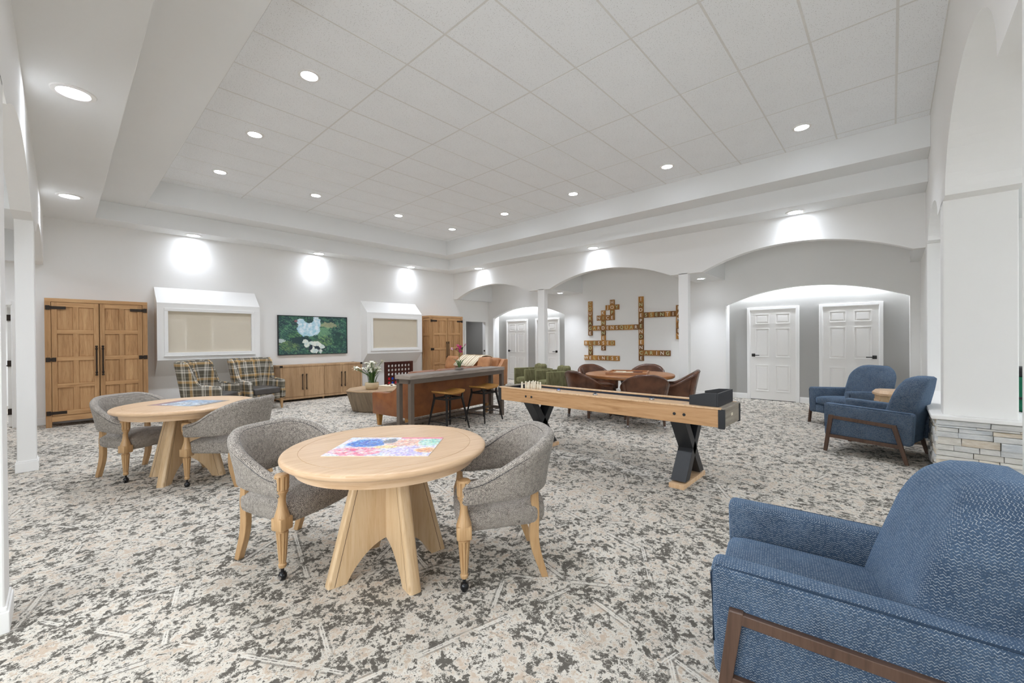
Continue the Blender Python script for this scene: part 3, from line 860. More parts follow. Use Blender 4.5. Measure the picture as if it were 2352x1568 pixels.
# ------------------------------------------------------------------ shared furniture shapes
def upath(a, b, yf, p=2.4, n=44, wf=None):
    """U-shaped plan path: from the left front (-x, +y) round the back (-y) to the right front; evenly resampled"""
    wf = wf or a
    pts = [(-wf + (wf - a) * i / 8.0, yf + (0 - yf) * i / 8.0) for i in range(8)]
    for i in range(61):
        t = PI * i / 60
        c, s_ = math.cos(t), math.sin(t)
        pts.append((-a * math.copysign(abs(c) ** (2 / p), c), -b * abs(s_) ** (2 / p)))
    pts += [(a + (wf - a) * i / 8.0, yf * i / 8.0) for i in range(1, 9)]
    L = [0.0]
    for q, r in zip(pts[:-1], pts[1:]): L.append(L[-1] + math.dist(q, r))
    out = []; k = 0
    for i in range(n + 1):
        d = L[-1] * i / n
        while k < len(L) - 2 and L[k + 1] < d: k += 1
        f = (d - L[k]) / max(1e-9, L[k + 1] - L[k])
        out.append((pts[k][0] + (pts[k + 1][0] - pts[k][0]) * f, pts[k][1] + (pts[k + 1][1] - pts[k][1]) * f))
    return out
def smooth01(t):
    t = max(0.0, min(1.0, t)); return t * t * (3 - 2 * t)
def shell(mb, path, ztop, zbot, thick, lean, rt=None):
    """upholstered shell swept along a plan path; ztop/zbot/lean/thick are functions of t in 0..1"""
    n = len(path); rings = []
    for i, (x, y) in enumerate(path):
        t = i / (n - 1)
        xa, ya = path[max(0, i - 1)]; xb, yb = path[min(n - 1, i + 1)]
        tx, ty = xb - xa, yb - ya; l = math.hypot(tx, ty); tx /= l; ty /= l
        nx, ny = -ty, tx          # inward for this direction of travel
        nx, ny = -nx, -ny         # outward
        T = thick(t); zt, zb, ln = ztop(t), zbot(t), lean(t)
        r = T / 2; ring = []
        def pt(off, z):
            s_ = (z - zb) / max(1e-6, zt - zb); o = off + ln * s_ ** 1.2
            return (x + nx * o, y + ny * o, z)
        for k in range(5): ring.append(pt(-r, zb + 0.01 + (zt - r - zb - 0.01) * k / 4))
        for k in range(1, 6):
            a = PI - PI * k / 6; ring.append(pt(r * math.cos(a), zt - r + r * math.sin(a)))
        for k in range(5): ring.append(pt(r, zt - r - (zt - r - zb - 0.01) * k / 4))
        ring.append(pt(r * 0.7, zb)); ring.append(pt(-r * 0.7, zb))
        rings.append(ring)
    # rounded ends
    for e in (0, -1):
        ring = rings[e]; x, y = path[e]; x2, y2 = path[1 if e == 0 else -2]
        dx, dy = x - x2, y - y2; l = math.hypot(dx, dy); dx /= l; dy /= l
        c = Vector((sum(p[0] for p in ring) / len(ring), sum(p[1] for p in ring) / len(ring), sum(p[2] for p in ring) / len(ring)))
        extra = []
        for sc, push in ((0.93, 0.012), (0.78, 0.02)):
            extra.append([tuple(c + (Vector(p) - c) * sc + Vector((dx, dy, 0)) * push) for p in ring])
        if e == 0: rings = extra[::-1] + rings
        else: rings = rings + extra
    mb.loft(rings); return mb
def piping(path, ztop, zbot, lean, off, dz, r, idx=None):
    pts = []
    n = len(path)
    for i, (x, y) in enumerate(path):
        t = i / (n - 1)
        xa, ya = path[max(0, i - 1)]; xb, yb = path[min(n - 1, i + 1)]
        tx, ty = xb - xa, yb - ya; l = math.hypot(tx, ty)
        nx, ny = ty / l, -tx / l
        z = ztop(t) + dz; s_ = (z - zbot(t)) / (ztop(t) - zbot(t)); o = off + lean(t) * max(0, s_) ** 1.2
        pts.append((x + nx * o, y + ny * o, z))
    return MB().tube(pts, r, 6)
def rear_leg(x, y0, y1, ztop, w=0.04, d=0.045, x1=None, bow=0.03):
    """curved sabre leg from the floor (x1, y1) up to (x, y0, ztop)"""
    x1 = x if x1 is None else x1
    rings = []
    for i in range(13):
        s_ = i / 12; z = ztop * s_
        k = (1 - s_)
        yy = y0 + (y1 - y0) * max(0, 1 - s_ / 0.58) ** 1.7 + bow * math.sin(PI * min(1, s_ / 0.7)) ** 2
        xx = x + (x1 - x) * smooth01(k)
        dd = d * (0.8 + 0.35 * math.sin(PI * min(1, s_ * 1.1)))
        rings.append([(xx - w / 2, yy - dd / 2, z), (xx + w / 2, yy - dd / 2, z), (xx + w / 2, yy + dd / 2, z), (xx - w / 2, yy + dd / 2, z)])
    return MB().loft(rings)
def caster(parent, x, y, r=0.024):
    m = MB().lathe([(0.004, 0.0), (r * 0.7, 0.004), (r, r * 0.8), (r, r * 1.3), (r * 0.72, r * 1.95), (0.009, r * 2.1), (0.009, r * 3.2)], x, y, 16)
    o = m.build('caster', 'caster', parent, True)
    MB().tube([(x + r * 0.9, y + 0.004, r), (x + r * 1.06, y + 0.004, r)], 0.011, 10).build('caster_cap', 'chrome', o)
    return o
def th2rz(deg): return math.radians(deg - 90)

# ------------------------------------------------------------------ captain chairs (grey tweed)
def captain_chair(label, loc, th, group):
    t = thing('captain_chair', label, 'chair', loc, th2rz(th), group)
    path = upath(0.292, 0.262, 0.215, 2.5, 46, 0.30)
    zt = lambda q: 0.612 + 0.225 * smooth01((0.5 - abs(q - 0.5)) / 0.40)
    zb = lambda q: 0.485 + 0.035 * smooth01((0.5 - abs(q - 0.5)) / 0.5)
    ln = lambda q: 0.012 + 0.05 * smooth01((0.5 - abs(q - 0.5)) / 0.4)
    tk = lambda q: 0.062 + 0.012 * smooth01((0.5 - abs(q - 0.5)) / 0.4)
    sh = shell(MB(), path, zt, zb, tk, ln).build('backrest', 'tweed', t, True, autosm=math.radians(70))
    piping(path, zt, zb, ln, -0.030, -0.022, 0.0035).build('piping', 'charcoal', sh, True)
    piping(path, zt, zb, ln, 0.031, -0.028, 0.0028).build('piping', 'charcoal', sh, True)
    # seat: trapezoid cushion, bowed front
    def warp(p):
        k = (p.y + 0.27) / 0.54
        w = 0.235 + (0.30 - 0.235) * k
        x = p.x / 0.29 * w
        y = p.y + (0.035 * (1 - (p.x / 0.29) ** 2) if p.y > 0 else -0.03 * (1 - (p.x / 0.29) ** 2))
        return Vector((x, y, p.z))
    MB().cushion(-0.29, 0.29, -0.25, 0.24, 0.305, 0.44, 0.05, 0.03, warp).build('seat', 'tweed', t, True, autosm=math.radians(80))
    for sx in (-1, 1):
        prof = [(0.018, 0.075), (0.022, 0.082), (0.023, 0.095), (0.019, 0.1), (0.019, 0.106), (0.0215, 0.12, 0.006), (0.033, 0.275, 0.009), (0.034, 0.285), (0.026, 0.29), (0.026, 0.296), (0.034, 0.3)]
        lg = MB().lathe(prof, sx * 0.295, 0.225, 48, 9)
        lg.rbox(sx * 0.295 - 0.042, sx * 0.295 + 0.042, 0.183, 0.267, 0.298, 0.372, 0.008, 2)
        lg.lathe([(0.042, 0.37), (0.039, 0.385), (0.025, 0.43), (0.0205, 0.465), (0.023, 0.495), (0.034, 0.517), (0.036, 0.522), (0.03, 0.526), (0.036, 0.532), (0.0385, 0.54, 0.008), (0.0405, 0.605, 0.009), (0.04, 0.612), (0.034, 0.622), (0.012, 0.627)], sx * 0.295, 0.225, 48, 9)
        o = lg.build('leg', 'chairwood', t, True, autosm=math.radians(35))
        caster(o, sx * 0.295, 0.225)
        rear_leg(sx * 0.215, -0.195, -0.25, 0.56, 0.042, 0.048, sx * 0.222, 0.014).build('leg', 'chairwood', t, bevel=0.004)
    return t
g4 = 'grey tweed captain chairs at the puzzle tables'
cap = captain_chair('grey tweed captain chair left of the near round table', (1.06, 2.95, 0), -69, g4)
dup(cap, (1.865, 1.85, 0), th2rz(142), 'grey tweed captain chair right of the near round table')
dup(cap, (0.566, 5.976, 0), th2rz(-60), 'grey tweed captain chair on the far side of the far round table')
dup(cap, (1.178, 4.99, 0), th2rz(125), 'grey tweed captain chair seen from behind at the far round table')

# ------------------------------------------------------------------ puzzle tables
def puzzle_table(label, loc, rz, group):
    t = thing('round_table', label, 'table', loc, rz, group)
    R = 0.6
    prof = [(0.02, 0.715), (R - 0.06, 0.715), (R - 0.02, 0.717)]
    for k in range(9):
        a = -PI / 2 + PI * k / 8
        prof.append((R - 0.021 + 0.021 * math.cos(a), 0.736 + 0.019 * math.sin(a)))
    prof += [(R - 0.05, 0.757), (R - 0.095, 0.757), (R - 0.0965, 0.7545), (R - 0.0985, 0.7545), (R - 0.1, 0.757), (0.02, 0.757)]
    top = MB().lathe(prof, seg=96).build('tabletop', 'oak', t, True, autosm=math.radians(40))
    MB().lathe([(R - 0.10, 0.655), (R - 0.075, 0.66), (R - 0.07, 0.69), (R - 0.055, 0.716), (R - 0.12, 0.716), (R - 0.12, 0.655), (R - 0.10, 0.655)], seg=80, cap=False).build('apron', 'oak', t, True, autosm=math.radians(40))
    for k in range(4):
        a = PI / 2 * k
        # fin profile in (radial, z): flared, arched underside
        pr = [(0.015, 0.66), (0.2, 0.66), (0.375, 0.0), (0.27, 0.0)]
        for q in range(1, 9):
            s_ = q / 8; pr.append((0.27 - 0.255 * s_, 0.20 * math.sin(PI / 2 * s_) ** 0.8))
        m = MB(); th = 0.036
        bm = bmesh.new()
        A = [bm.verts.new((u, -th, z)) for u, z in pr]; B = [bm.verts.new((u, th, z)) for u, z in pr]
        bm.faces.new(A); bm.faces.new(B[::-1])
        n = len(pr)
        for i in range(n): bm.faces.new((A[i], B[i], B[(i + 1) % n], A[(i + 1) % n]))
        bmesh.ops.recalc_face_normals(bm, faces=bm.faces[:])
        es = [e for e in bm.edges if all(v.co.x > 0.19 for v in e.verts) and abs(e.verts[0].co.y - e.verts[1].co.y) < 1e-6 and abs(e.verts[0].co.z - e.verts[1].co.z) > 0.4]
        bmesh.ops.bevel(bm, geom=es, offset=0.018, segments=3, profile=0.5, affect='EDGES')
        c, s_ = math.cos(a), math.sin(a)
        m.addbm(bm, lambda p: Vector((p.x * c - p.y * s_, p.x * s_ + p.y * c, p.z)))
        fin = m.build('pedestal_fin', 'oakv', t, True, autosm=math.radians(30))
        # thin inlay line down each side of the fin
        il = MB()
        for sy in (-1, 1):
            p0 = (0.17, sy * (th + 0.0003), 0.655); p1 = (0.335, sy * (th + 0.0003), 0.004)
            R3 = lambda p: (p[0] * c - p[1] * s_, p[0] * s_ + p[1] * c, p[2])
            il.add([R3((p0[0], p0[1], p0[2])), R3((p0[0] + 0.003, p0[1], p0[2])), R3((p1[0] + 0.003, p1[1], p1[2])), R3((p1[0], p1[1], p1[2]))], [(0, 1, 2, 3)])
        il.build('inlay', 'darkwood', fin, recalc=False)
    return t
gtb = 'round puzzle tables'
tb = puzzle_table('pale oak round table with a bright colourful puzzle, nearest the viewer', (1.37, 2.305, 0), math.radians(-9), gtb)
dup(tb, (0.885, 5.445, 0), math.radians(45), 'pale oak round table with a blue puzzle, farther back at left')

def color_grid(name, mat, parent, corners_or_size, nx, ny, fn, plane='z', y=0.0):
    """flat print: grid mesh coloured per vertex by fn(u,v); size (w,h) centred at the origin"""
    w, h = corners_or_size
    vs = []; fs = []; cols = []
    for j in range(ny + 1):
        for i in range(nx + 1):
            u, v = i / nx, j / ny
            vs.append(((u - 0.5) * w, (v - 0.5) * h, y) if plane == 'z' else ((u - 0.5) * w, y, (v - 0.5) * h))
            c = fn(u, v); cols.append(srgb(c))
    for j in range(ny):
        for i in range(nx):
            a = j * (nx + 1) + i; fs.append((a, a + 1, a + nx + 2, a + nx + 1))
    me = bpy.data.meshes.new(name); me.from_pydata(vs, [], fs); me.update()
    at = me.color_attributes.new('Col', 'FLOAT_COLOR', 'POINT')
    flat = [x for c in cols for x in c]; at.data.foreach_set('color', flat)
    me.uv_layers.new(name='UVMap')
    me.materials.append(M[mat]); o = bpy.data.objects.new(name, me); COL.objects.link(o)
    if parent: o.parent = parent
    return o
def hx(h): h = h.lstrip('#'); return tuple(int(h[i:i + 2], 16) / 255 for i in (0, 2, 4))
def lerp(a, b, t): return tuple(x + (y - x) * t for x, y in zip(a, b))
def fbm(x, y, s_, o=4, seed=0.0):
    v = 0; a = 0.5; f = s_
    for _ in range(o):
        v += a * mnoise.noise(Vector((x * f + seed, y * f - seed, seed * 0.7))); a *= 0.5; f *= 2.1
    return v
def puzzle_a(u, v):
    bg = lerp(hx('#f3d9e4'), hx('#cfe6f2'), 0.5 + fbm(u, v, 6, 4, 3.1))
    c = bg
    n = fbm(u, v, 9, 4, 8.2)
    for (cx, cy, rx, ry, col, alt) in ((0.26, 0.66, 0.21, 0.24, '#3f9ade', '#2a4fc0'), (0.66, 0.68, 0.21, 0.25, '#f3ddcb', '#e9a287'), (0.27, 0.22, 0.26, 0.22, '#f0577f', '#f4e6df'), (0.74, 0.25, 0.24, 0.25, '#b9a7e4', '#e9e6fa'),
                                     (0.9, 0.72, 0.12, 0.2, '#7cd3b4', '#d8efe2'), (0.47, 0.78, 0.08, 0.14, '#4f5661', '#8c929b'), (0.5, 0.45, 0.12, 0.08, '#f6cf6b', '#fbe7b5'), (0.93, 0.3, 0.1, 0.14, '#f7a15d', '#fbd3a4')):
        d = math.hypot((u - cx) / rx, (v - cy) / ry) + n * 0.35
        if d < 1:
            c = lerp(hx(col), hx(alt), max(0, min(1, 0.5 + 1.6 * fbm(u, v, 14, 3, cx * 9))))
            if d > 0.86: c = lerp(c, (1, 1, 1), 0.4)
    d1 = fbm(u * 1.4, v, 34, 3, 2.2); d2 = fbm(u * 1.4, v, 27, 3, 9.9)
    if d1 > 0.12: c = lerp(c, (1, 1, 1), 0.45)
    if d1 < -0.14: c = lerp(c, hx('#e2607f') if d2 > 0 else hx('#5f7fd0'), 0.4)
    if d2 > 0.17: c = lerp(c, hx('#f0b26a') if d1 > 0 else hx('#79bfa0'), 0.45)
    if v > 0.93 and u > 0.55: c = lerp(c, hx('#f0587e'), 0.7)
    if fbm(u, v, 30, 2, 5.5) > 0.22: c = lerp(c, hx('#5a5560'), 0.25)
    return tuple(max(0, min(1, x)) for x in c)
def puzzle_b(u, v):
    n = fbm(u, v, 5, 5, 1.7)
    c = lerp(hx('#7f9dbb'), hx('#e6e9ea'), max(0, min(1, 0.5 + 1.5 * n)))
    if v > 0.55 and n > -0.1: c = lerp(c, hx('#5f8fc4'), 0.45)
    m = fbm(u, v, 11, 4, 6.1)
    if m > 0.12: c = lerp(c, hx('#4a525c'), 0.55)
    if m < -0.16: c = lerp(c, hx('#a7886e'), 0.5)
    if u < 0.16 or (v < 0.1 and u < 0.5): c = lerp(c, hx('#8d3f38'), 0.55)
    if u > 0.87: c = lerp(c, hx('#5e4636'), 0.5)
    return tuple(max(0, min(1, x)) for x in c)
def puzzle(label, corner0, corner1, corner3, z, fn, group):
    c0, c1, c3 = Vector(corner0), Vector(corner1), Vector(corner3)
    w = (c1 - c0).length; h = (c3 - c0).length; ce = (c1 + c3) / 2
    a = math.atan2(c1.y - c0.y, c1.x - c0.x)
    t = thing('jigsaw_puzzle', label, 'puzzle', (ce.x, ce.y, z), a, group)
    MB().box(-w / 2, w / 2, -h / 2, h / 2, 0.0, 0.0025).build('backing', 'boardw', t)
    color_grid('picture', 'puzzle', t, (w, h), 190, 134, fn, 'z', 0.003)
    return t
puzzle('finished jigsaw puzzle of colourful hats and flowers on the near round table', (0.965, 2.34), (1.36, 1.885), (1.295, 2.62), 0.7572, puzzle_a, 'finished jigsaw puzzles')
puzzle('finished blue and white jigsaw puzzle on the far round table', (0.56, 5.56), (0.885, 5.10), (0.92, 5.74), 0.7572, puzzle_b, 'finished jigsaw puzzles')

# ------------------------------------------------------------------ blue armchairs
def blue_armchair(label, loc, th, group):
    t = thing('armchair', label, 'armchair', loc, th2rz(th), group)
    for sx in (-1, 1):
        xo, xi = sx * 0.385, sx * 0.27
        # arm panel: side profile with gently falling top
        m = MB()
        def fn(p):
            k = (p.y + 0.40) / 0.80
            z = p.z
            if z > 0.35: z -= (1 - k) * 0.03
            else: z += (1 - k) * 0.02
            return Vector((p.x, p.y + (0.025 * (z - 0.2) if p.y > 0 else -0.06 * (z - 0.2)), z))
        m.rbox(min(xo, xi), max(xo, xi), -0.40, 0.40, 0.18, 0.588, 0.032, 4, fn)
        a = m.build('arm', 'blue', t, True, autosm=math.radians(60))
        MB().tube([(sx * 0.368, 0.40, 0.30), (sx * 0.368, 0.408, 0.545), (sx * 0.371, 0.39, 0.577), (sx * 0.374, 0.2, 0.574), (sx * 0.374, -0.39, 0.552)], 0.0035, 6).build('piping', 'navy', a, True)
        # wooden side frame
        fx = sx * 0.395
        w = 0.03
        pf0, pf1 = (0.385, 0.0), (0.325, 0.45)          # front leg (y, z): floor, top
        pr0, pr1 = (-0.365, 0.0), (-0.255, 0.415)
        def legm(b, tp, wy):
            return MB().prism([(b[0] - wy * 0.4, 0), (b[0] + wy * 0.4, 0), (tp[0] + wy / 2, tp[1]), (tp[0] - wy / 2, tp[1])], fx - w / 2, fx + w / 2, 'x', 0.004)
        legm(pf0, pf1, 0.046).build('leg', 'darkwood', t); legm(pr0, pr1, 0.046).build('leg', 'darkwood', t)
        MB().prism([(0.335, 0.446), (0.335, 0.408), (-0.277, 0.377), (-0.277, 0.417)], fx - w / 2 + 0.002, fx + w / 2 - 0.002, 'x', 0.003).build('rail', 'darkwood', t)
        MB().prism([(0.36, 0.215), (0.365, 0.175), (-0.325, 0.165), (-0.313, 0.205)], fx - w / 2 + 0.002, fx + w / 2 - 0.002, 'x', 0.003).build('rail', 'darkwood', t)
    MB().rbox(-0.275, 0.275, -0.36, 0.385, 0.185, 0.31, 0.02, 3).build('seat_base', 'blue', t, True, autosm=math.radians(60))
    MB().cushion(-0.27, 0.27, -0.2, 0.405, 0.305, 0.44, 0.05, 0.02, lambda p: Vector((p.x, p.y, p.z + 0.02 * (p.y + 0.25) / 0.65 - 0.01))).build('seat_cushion', 'blue', t, True, autosm=math.radians(80))
    # back: rounded-shoulder panel, leaning and rolled over
    W2, Ht, R = 0.315, 0.66, 0.20
    out = []
    def rr(w2, z0, z1, r, inset):
        pts = []
        w2 -= inset; z1 -= inset; r = max(0.02, r - inset)
        pts.append((-w2, z0)); pts.append((-w2, (z0 + z1 - r) / 2))
        for k in range(9):
            a = PI - PI / 2 * k / 8; pts.append((-w2 + r + r * math.cos(a), z1 - r + r * math.sin(a)))
        for k in range(9):
            a = PI / 2 - PI / 2 * k / 8; pts.append((w2 - r + r * math.cos(a), z1 - r + r * math.sin(a)))
        pts.append((w2, (z0 + z1 - r) / 2)); pts.append((w2, z0))
        return pts
    rings = []
    for y, ins in ((0.115, 0.16), (0.110, 0.06), (0.095, 0.025), (0.06, 0.004), (0.0, 0.0), (-0.07, 0.004), (-0.095, 0.02), (-0.105, 0.10)):
        rg = []
        for (x, z) in rr(W2, 0.0, Ht, R, ins):
            s_ = z / Ht
            yy = (y if y > 0 else y * (1.0 + 0.75 * (1 - s_))) - 0.20 - 0.17 * s_ - 0.04 * s_ * s_ + 0.03 * (x / W2) ** 2
            rg.append((x, yy, 0.29 + z * 0.985 - 0.03 * s_ * (x / W2) ** 2 + 0.012 * s_))
        rings.append(rg)
    MB().loft(rings).build('backrest', 'blue', t, True, autosm=math.radians(75))
    return t
gb = 'blue armchairs'
bl = blue_armchair('large blue chevron-weave armchair cropped in the right foreground', (2.03, 0.15, 0), 100, gb)
dup(bl, (6.66, 0.14, 0), th2rz(76), 'blue armchair in front of the stone wall, its wooden side frame showing')
dup(bl, (8.38, 0.46, 0), th2rz(138), 'blue armchair farther back in front of the white doors')

t = thing('end_table', 'small pale wood end table between the two far blue armchairs', 'table', (7.6, -0.02, 0), 0.3)
def octo(w, d, c): return [(-w + c, -d), (w - c, -d), (w, -d + c), (w, d - c), (w - c, d), (-w + c, d), (-w, d - c), (-w, -d + c)]
MB().prism(octo(0.175, 0.175, 0.06), 0.02, 0.60, 'z').build('body', 'oakv', t, bevel=0.004)
MB().loft([[(x, y, z) for x, y in octo(w, w, 0.075)] for w, z in ((0.19, 0.60), (0.2, 0.61), (0.2, 0.635), (0.17, 0.675))]).build('top', 'oak', t)
MB().prism(octo(0.188, 0.188, 0.06), 0.0, 0.05, 'z').build('plinth', 'oak', t)
for k in range(4):
    a = k * PI / 2; c, s_ = math.cos(a), math.sin(a)
    m = MB(); 
    for q in ((-0.1, 0.1, 0.52, 0.54), (-0.1, 0.1, 0.09, 0.11), (-0.1, -0.08, 0.11, 0.52), (0.08, 0.1, 0.11, 0.52)):
        b = MB().box(q[0], q[1], -0.186, -0.172, q[2], q[3]); m.add([(x * c - y * s_, x * s_ + y * c, z) for x, y, z in b.v], b.f)
    m.build('panel_moulding', 'oak', t)

# ------------------------------------------------------------------ shuffleboard table
sx0, sx1, sy0, sy1 = 3.895, 4.405, 1.10, 3.80
SBX, SBY = (sx0 + sx1) / 2, (sy0 + sy1) / 2
t = thing('shuffleboard_table', 'long oak shuffleboard table on black X-shaped legs', 'table', (SBX, SBY, 0))
hx_, hy_ = (sx1 - sx0) / 2, (sy1 - sy0) / 2
for s_ in (-1, 1):
    m = MB()
    xo, xi = s_ * hx_, s_ * (hx_ - 0.035)
    m.box(min(xo, xi), max(xo, xi), -hy_ + 0.02, hy_ - 0.02, 0.61, 0.775)
    m.build('side_rail', 'shuf', t, bevel=0.003)
    MB().box(min(xo + s_ * 0.008, xi - s_ * 0.008), max(xo + s_ * 0.008, xi - s_ * 0.008), -hy_, hy_, 0.768, 0.783).build('rail_cap', 'play', t, bevel=0.003)
    m = MB().box(-hx_ + 0.01, hx_ - 0.01, s_ * hy_ - 0.02, s_ * hy_ + 0.02, 0.61, 0.77)
    m.build('end_panel', 'shuf_end', t, bevel=0.003)
    MB().box(-hx_, hx_, min(s_ * (hy_ + 0.024), s_ * (hy_ - 0.05)), max(s_ * (hy_ + 0.024), s_ * (hy_ - 0.05)), 0.77, 0.782).build('end_cap', 'shuf_end', t, bevel=0.003)
    for q in (-1, 1):
        MB().box(q * hx_ - 0.028 if q > 0 else -hx_ - 0.006, hx_ + 0.006 if q > 0 else -hx_ + 0.028, s_ * hy_ - 0.026 if s_ > 0 else -hy_ - 0.026, s_ * hy_ + 0.026 if s_ > 0 else -hy_ + 0.026, 0.6, 0.77).build('corner_guard', 'black', t, bevel=0.003)
    # X legs: plates crossing in the x-z plane
    yl = s_ * 0.92 - 0.05
    for a, b in (((-0.2, 0.06), (0.2, 0.61)), ((0.2, 0.06), (-0.2, 0.61))):
        w = 0.055
        MB().prism([(a[0] - w, a[1]), (a[0] + w, a[1]), (b[0] + w, b[1]), (b[0] - w, b[1])], yl - 0.07, yl + 0.07, 'y').build('cross_leg', 'black', t, bevel=0.003)
    MB().box(-0.3, 0.3, yl - 0.07, yl + 0.07, 0.0, 0.045).build('foot', 'play', t, bevel=0.004)
    for yb in (-0.06, 0.03):
        m = MB().tube([(-hx_ - 0.004, yl + yb, 0.69), (-hx_ + 0.002, yl + yb, 0.69)], 0.014, 14); m.build('bolt', 'black', t)
MB().box(-hx_ + 0.035, hx_ - 0.035, -hy_ + 0.02, hy_ - 0.02, 0.66, 0.70).build('gutter', 'felt', t)
MB().box(-0.03, 0.02, -hy_ - 0.0215, -hy_ - 0.02, 0.69, 0.715).build('label_plate', 'ivory', t)
MB().box(hx_ - 0.037, hx_ - 0.034, -hy_ + 0.02, hy_ - 0.02, 0.70, 0.768).box(-hx_ + 0.034, -hx_ + 0.037, -hy_ + 0.02, hy_ - 0.02, 0.70, 0.768).box(-hx_ + 0.035, hx_ - 0.035, hy_ - 0.026, hy_ - 0.021, 0.70, 0.768).build('felt_lining', 'felt', t)
pf = MB().box(-hx_ + 0.045, hx_ - 0.085, -hy_ + 0.06, hy_ - 0.22, 0.70, 0.752).build('playfield', 'play', t, bevel=0.003)
ln_ = MB()
for y in (-hy_ + 0.42, hy_ - 0.62): ln_.box(-hx_ + 0.05, hx_ - 0.09, y, y + 0.006, 0.7521, 0.7526)
ln_.build('foul_line', 'darkwood', pf)
# black return box on the near end
bt = thing('scoring_box', 'black open-fronted ball return box on the shuffleboard end', 'box', (SBX, sy0 + 0.16, 0.783))
MB().box(-0.2, 0.24, -0.11, 0.13, 0.0, 0.012).build('base', 'black', bt)
for x in (-0.208, 0.228):
    MB().prism([(0.13, 0.0), (0.13, 0.085), (0.0, 0.115), (-0.11, 0.12), (-0.11, 0.0)], x, x + 0.014, 'x').build('side', 'black', bt, bevel=0.002)
MB().box(-0.208, 0.242, -0.124, -0.11, 0.0, 0.12).build('back', 'black', bt, bevel=0.002)
# pins
pin = MB().lathe([(0.010, 0.0), (0.0125, 0.01), (0.0155, 0.035), (0.0125, 0.06), (0.0085, 0.072), (0.0115, 0.085), (0.010, 0.097), (0.004, 0.102)], seg=18)
gp = 'bowling pins on the shuffleboard table'; first = None
k = 0
for row in range(4):
    for c_ in range(row + 1):
        x = 4.12 + (c_ - row / 2) * 0.075; y = 3.30 + row * 0.07
        if first is None:
            first = pin.build('bowling_pin', 'ivory', None, True); o = first
        else:
            o = first.copy(); COL.objects.link(o)
        o.location = (x, y, 0.752)
        tag(o, 'small ivory bowling pin in the triangle on the shuffleboard playfield', 'pin', gp)
for i, (x, y, l) in enumerate(((4.17, 3.05, 'chrome shuffleboard puck nearest the pins'), (4.19, 1.86, 'chrome shuffleboard puck nearest the black box'), (4.12, 2.5, 'low chrome puck at the middle of the shuffleboard'))):
    p_ = thing('shuffleboard_puck', l, 'puck', (x, y, 0.7525), 0, 'shuffleboard pucks')
    MB().lathe([(0.026, 0.0), (0.0275, 0.004), (0.0275, 0.016), (0.024, 0.02), (0.01, 0.019)], seg=24).build('weight', 'chrome', p_, True)
    MB().lathe([(0.016, 0.019), (0.014, 0.026), (0.004, 0.028)], seg=20).build('cap', 'felt' if i else 'bluedisc', p_, True)

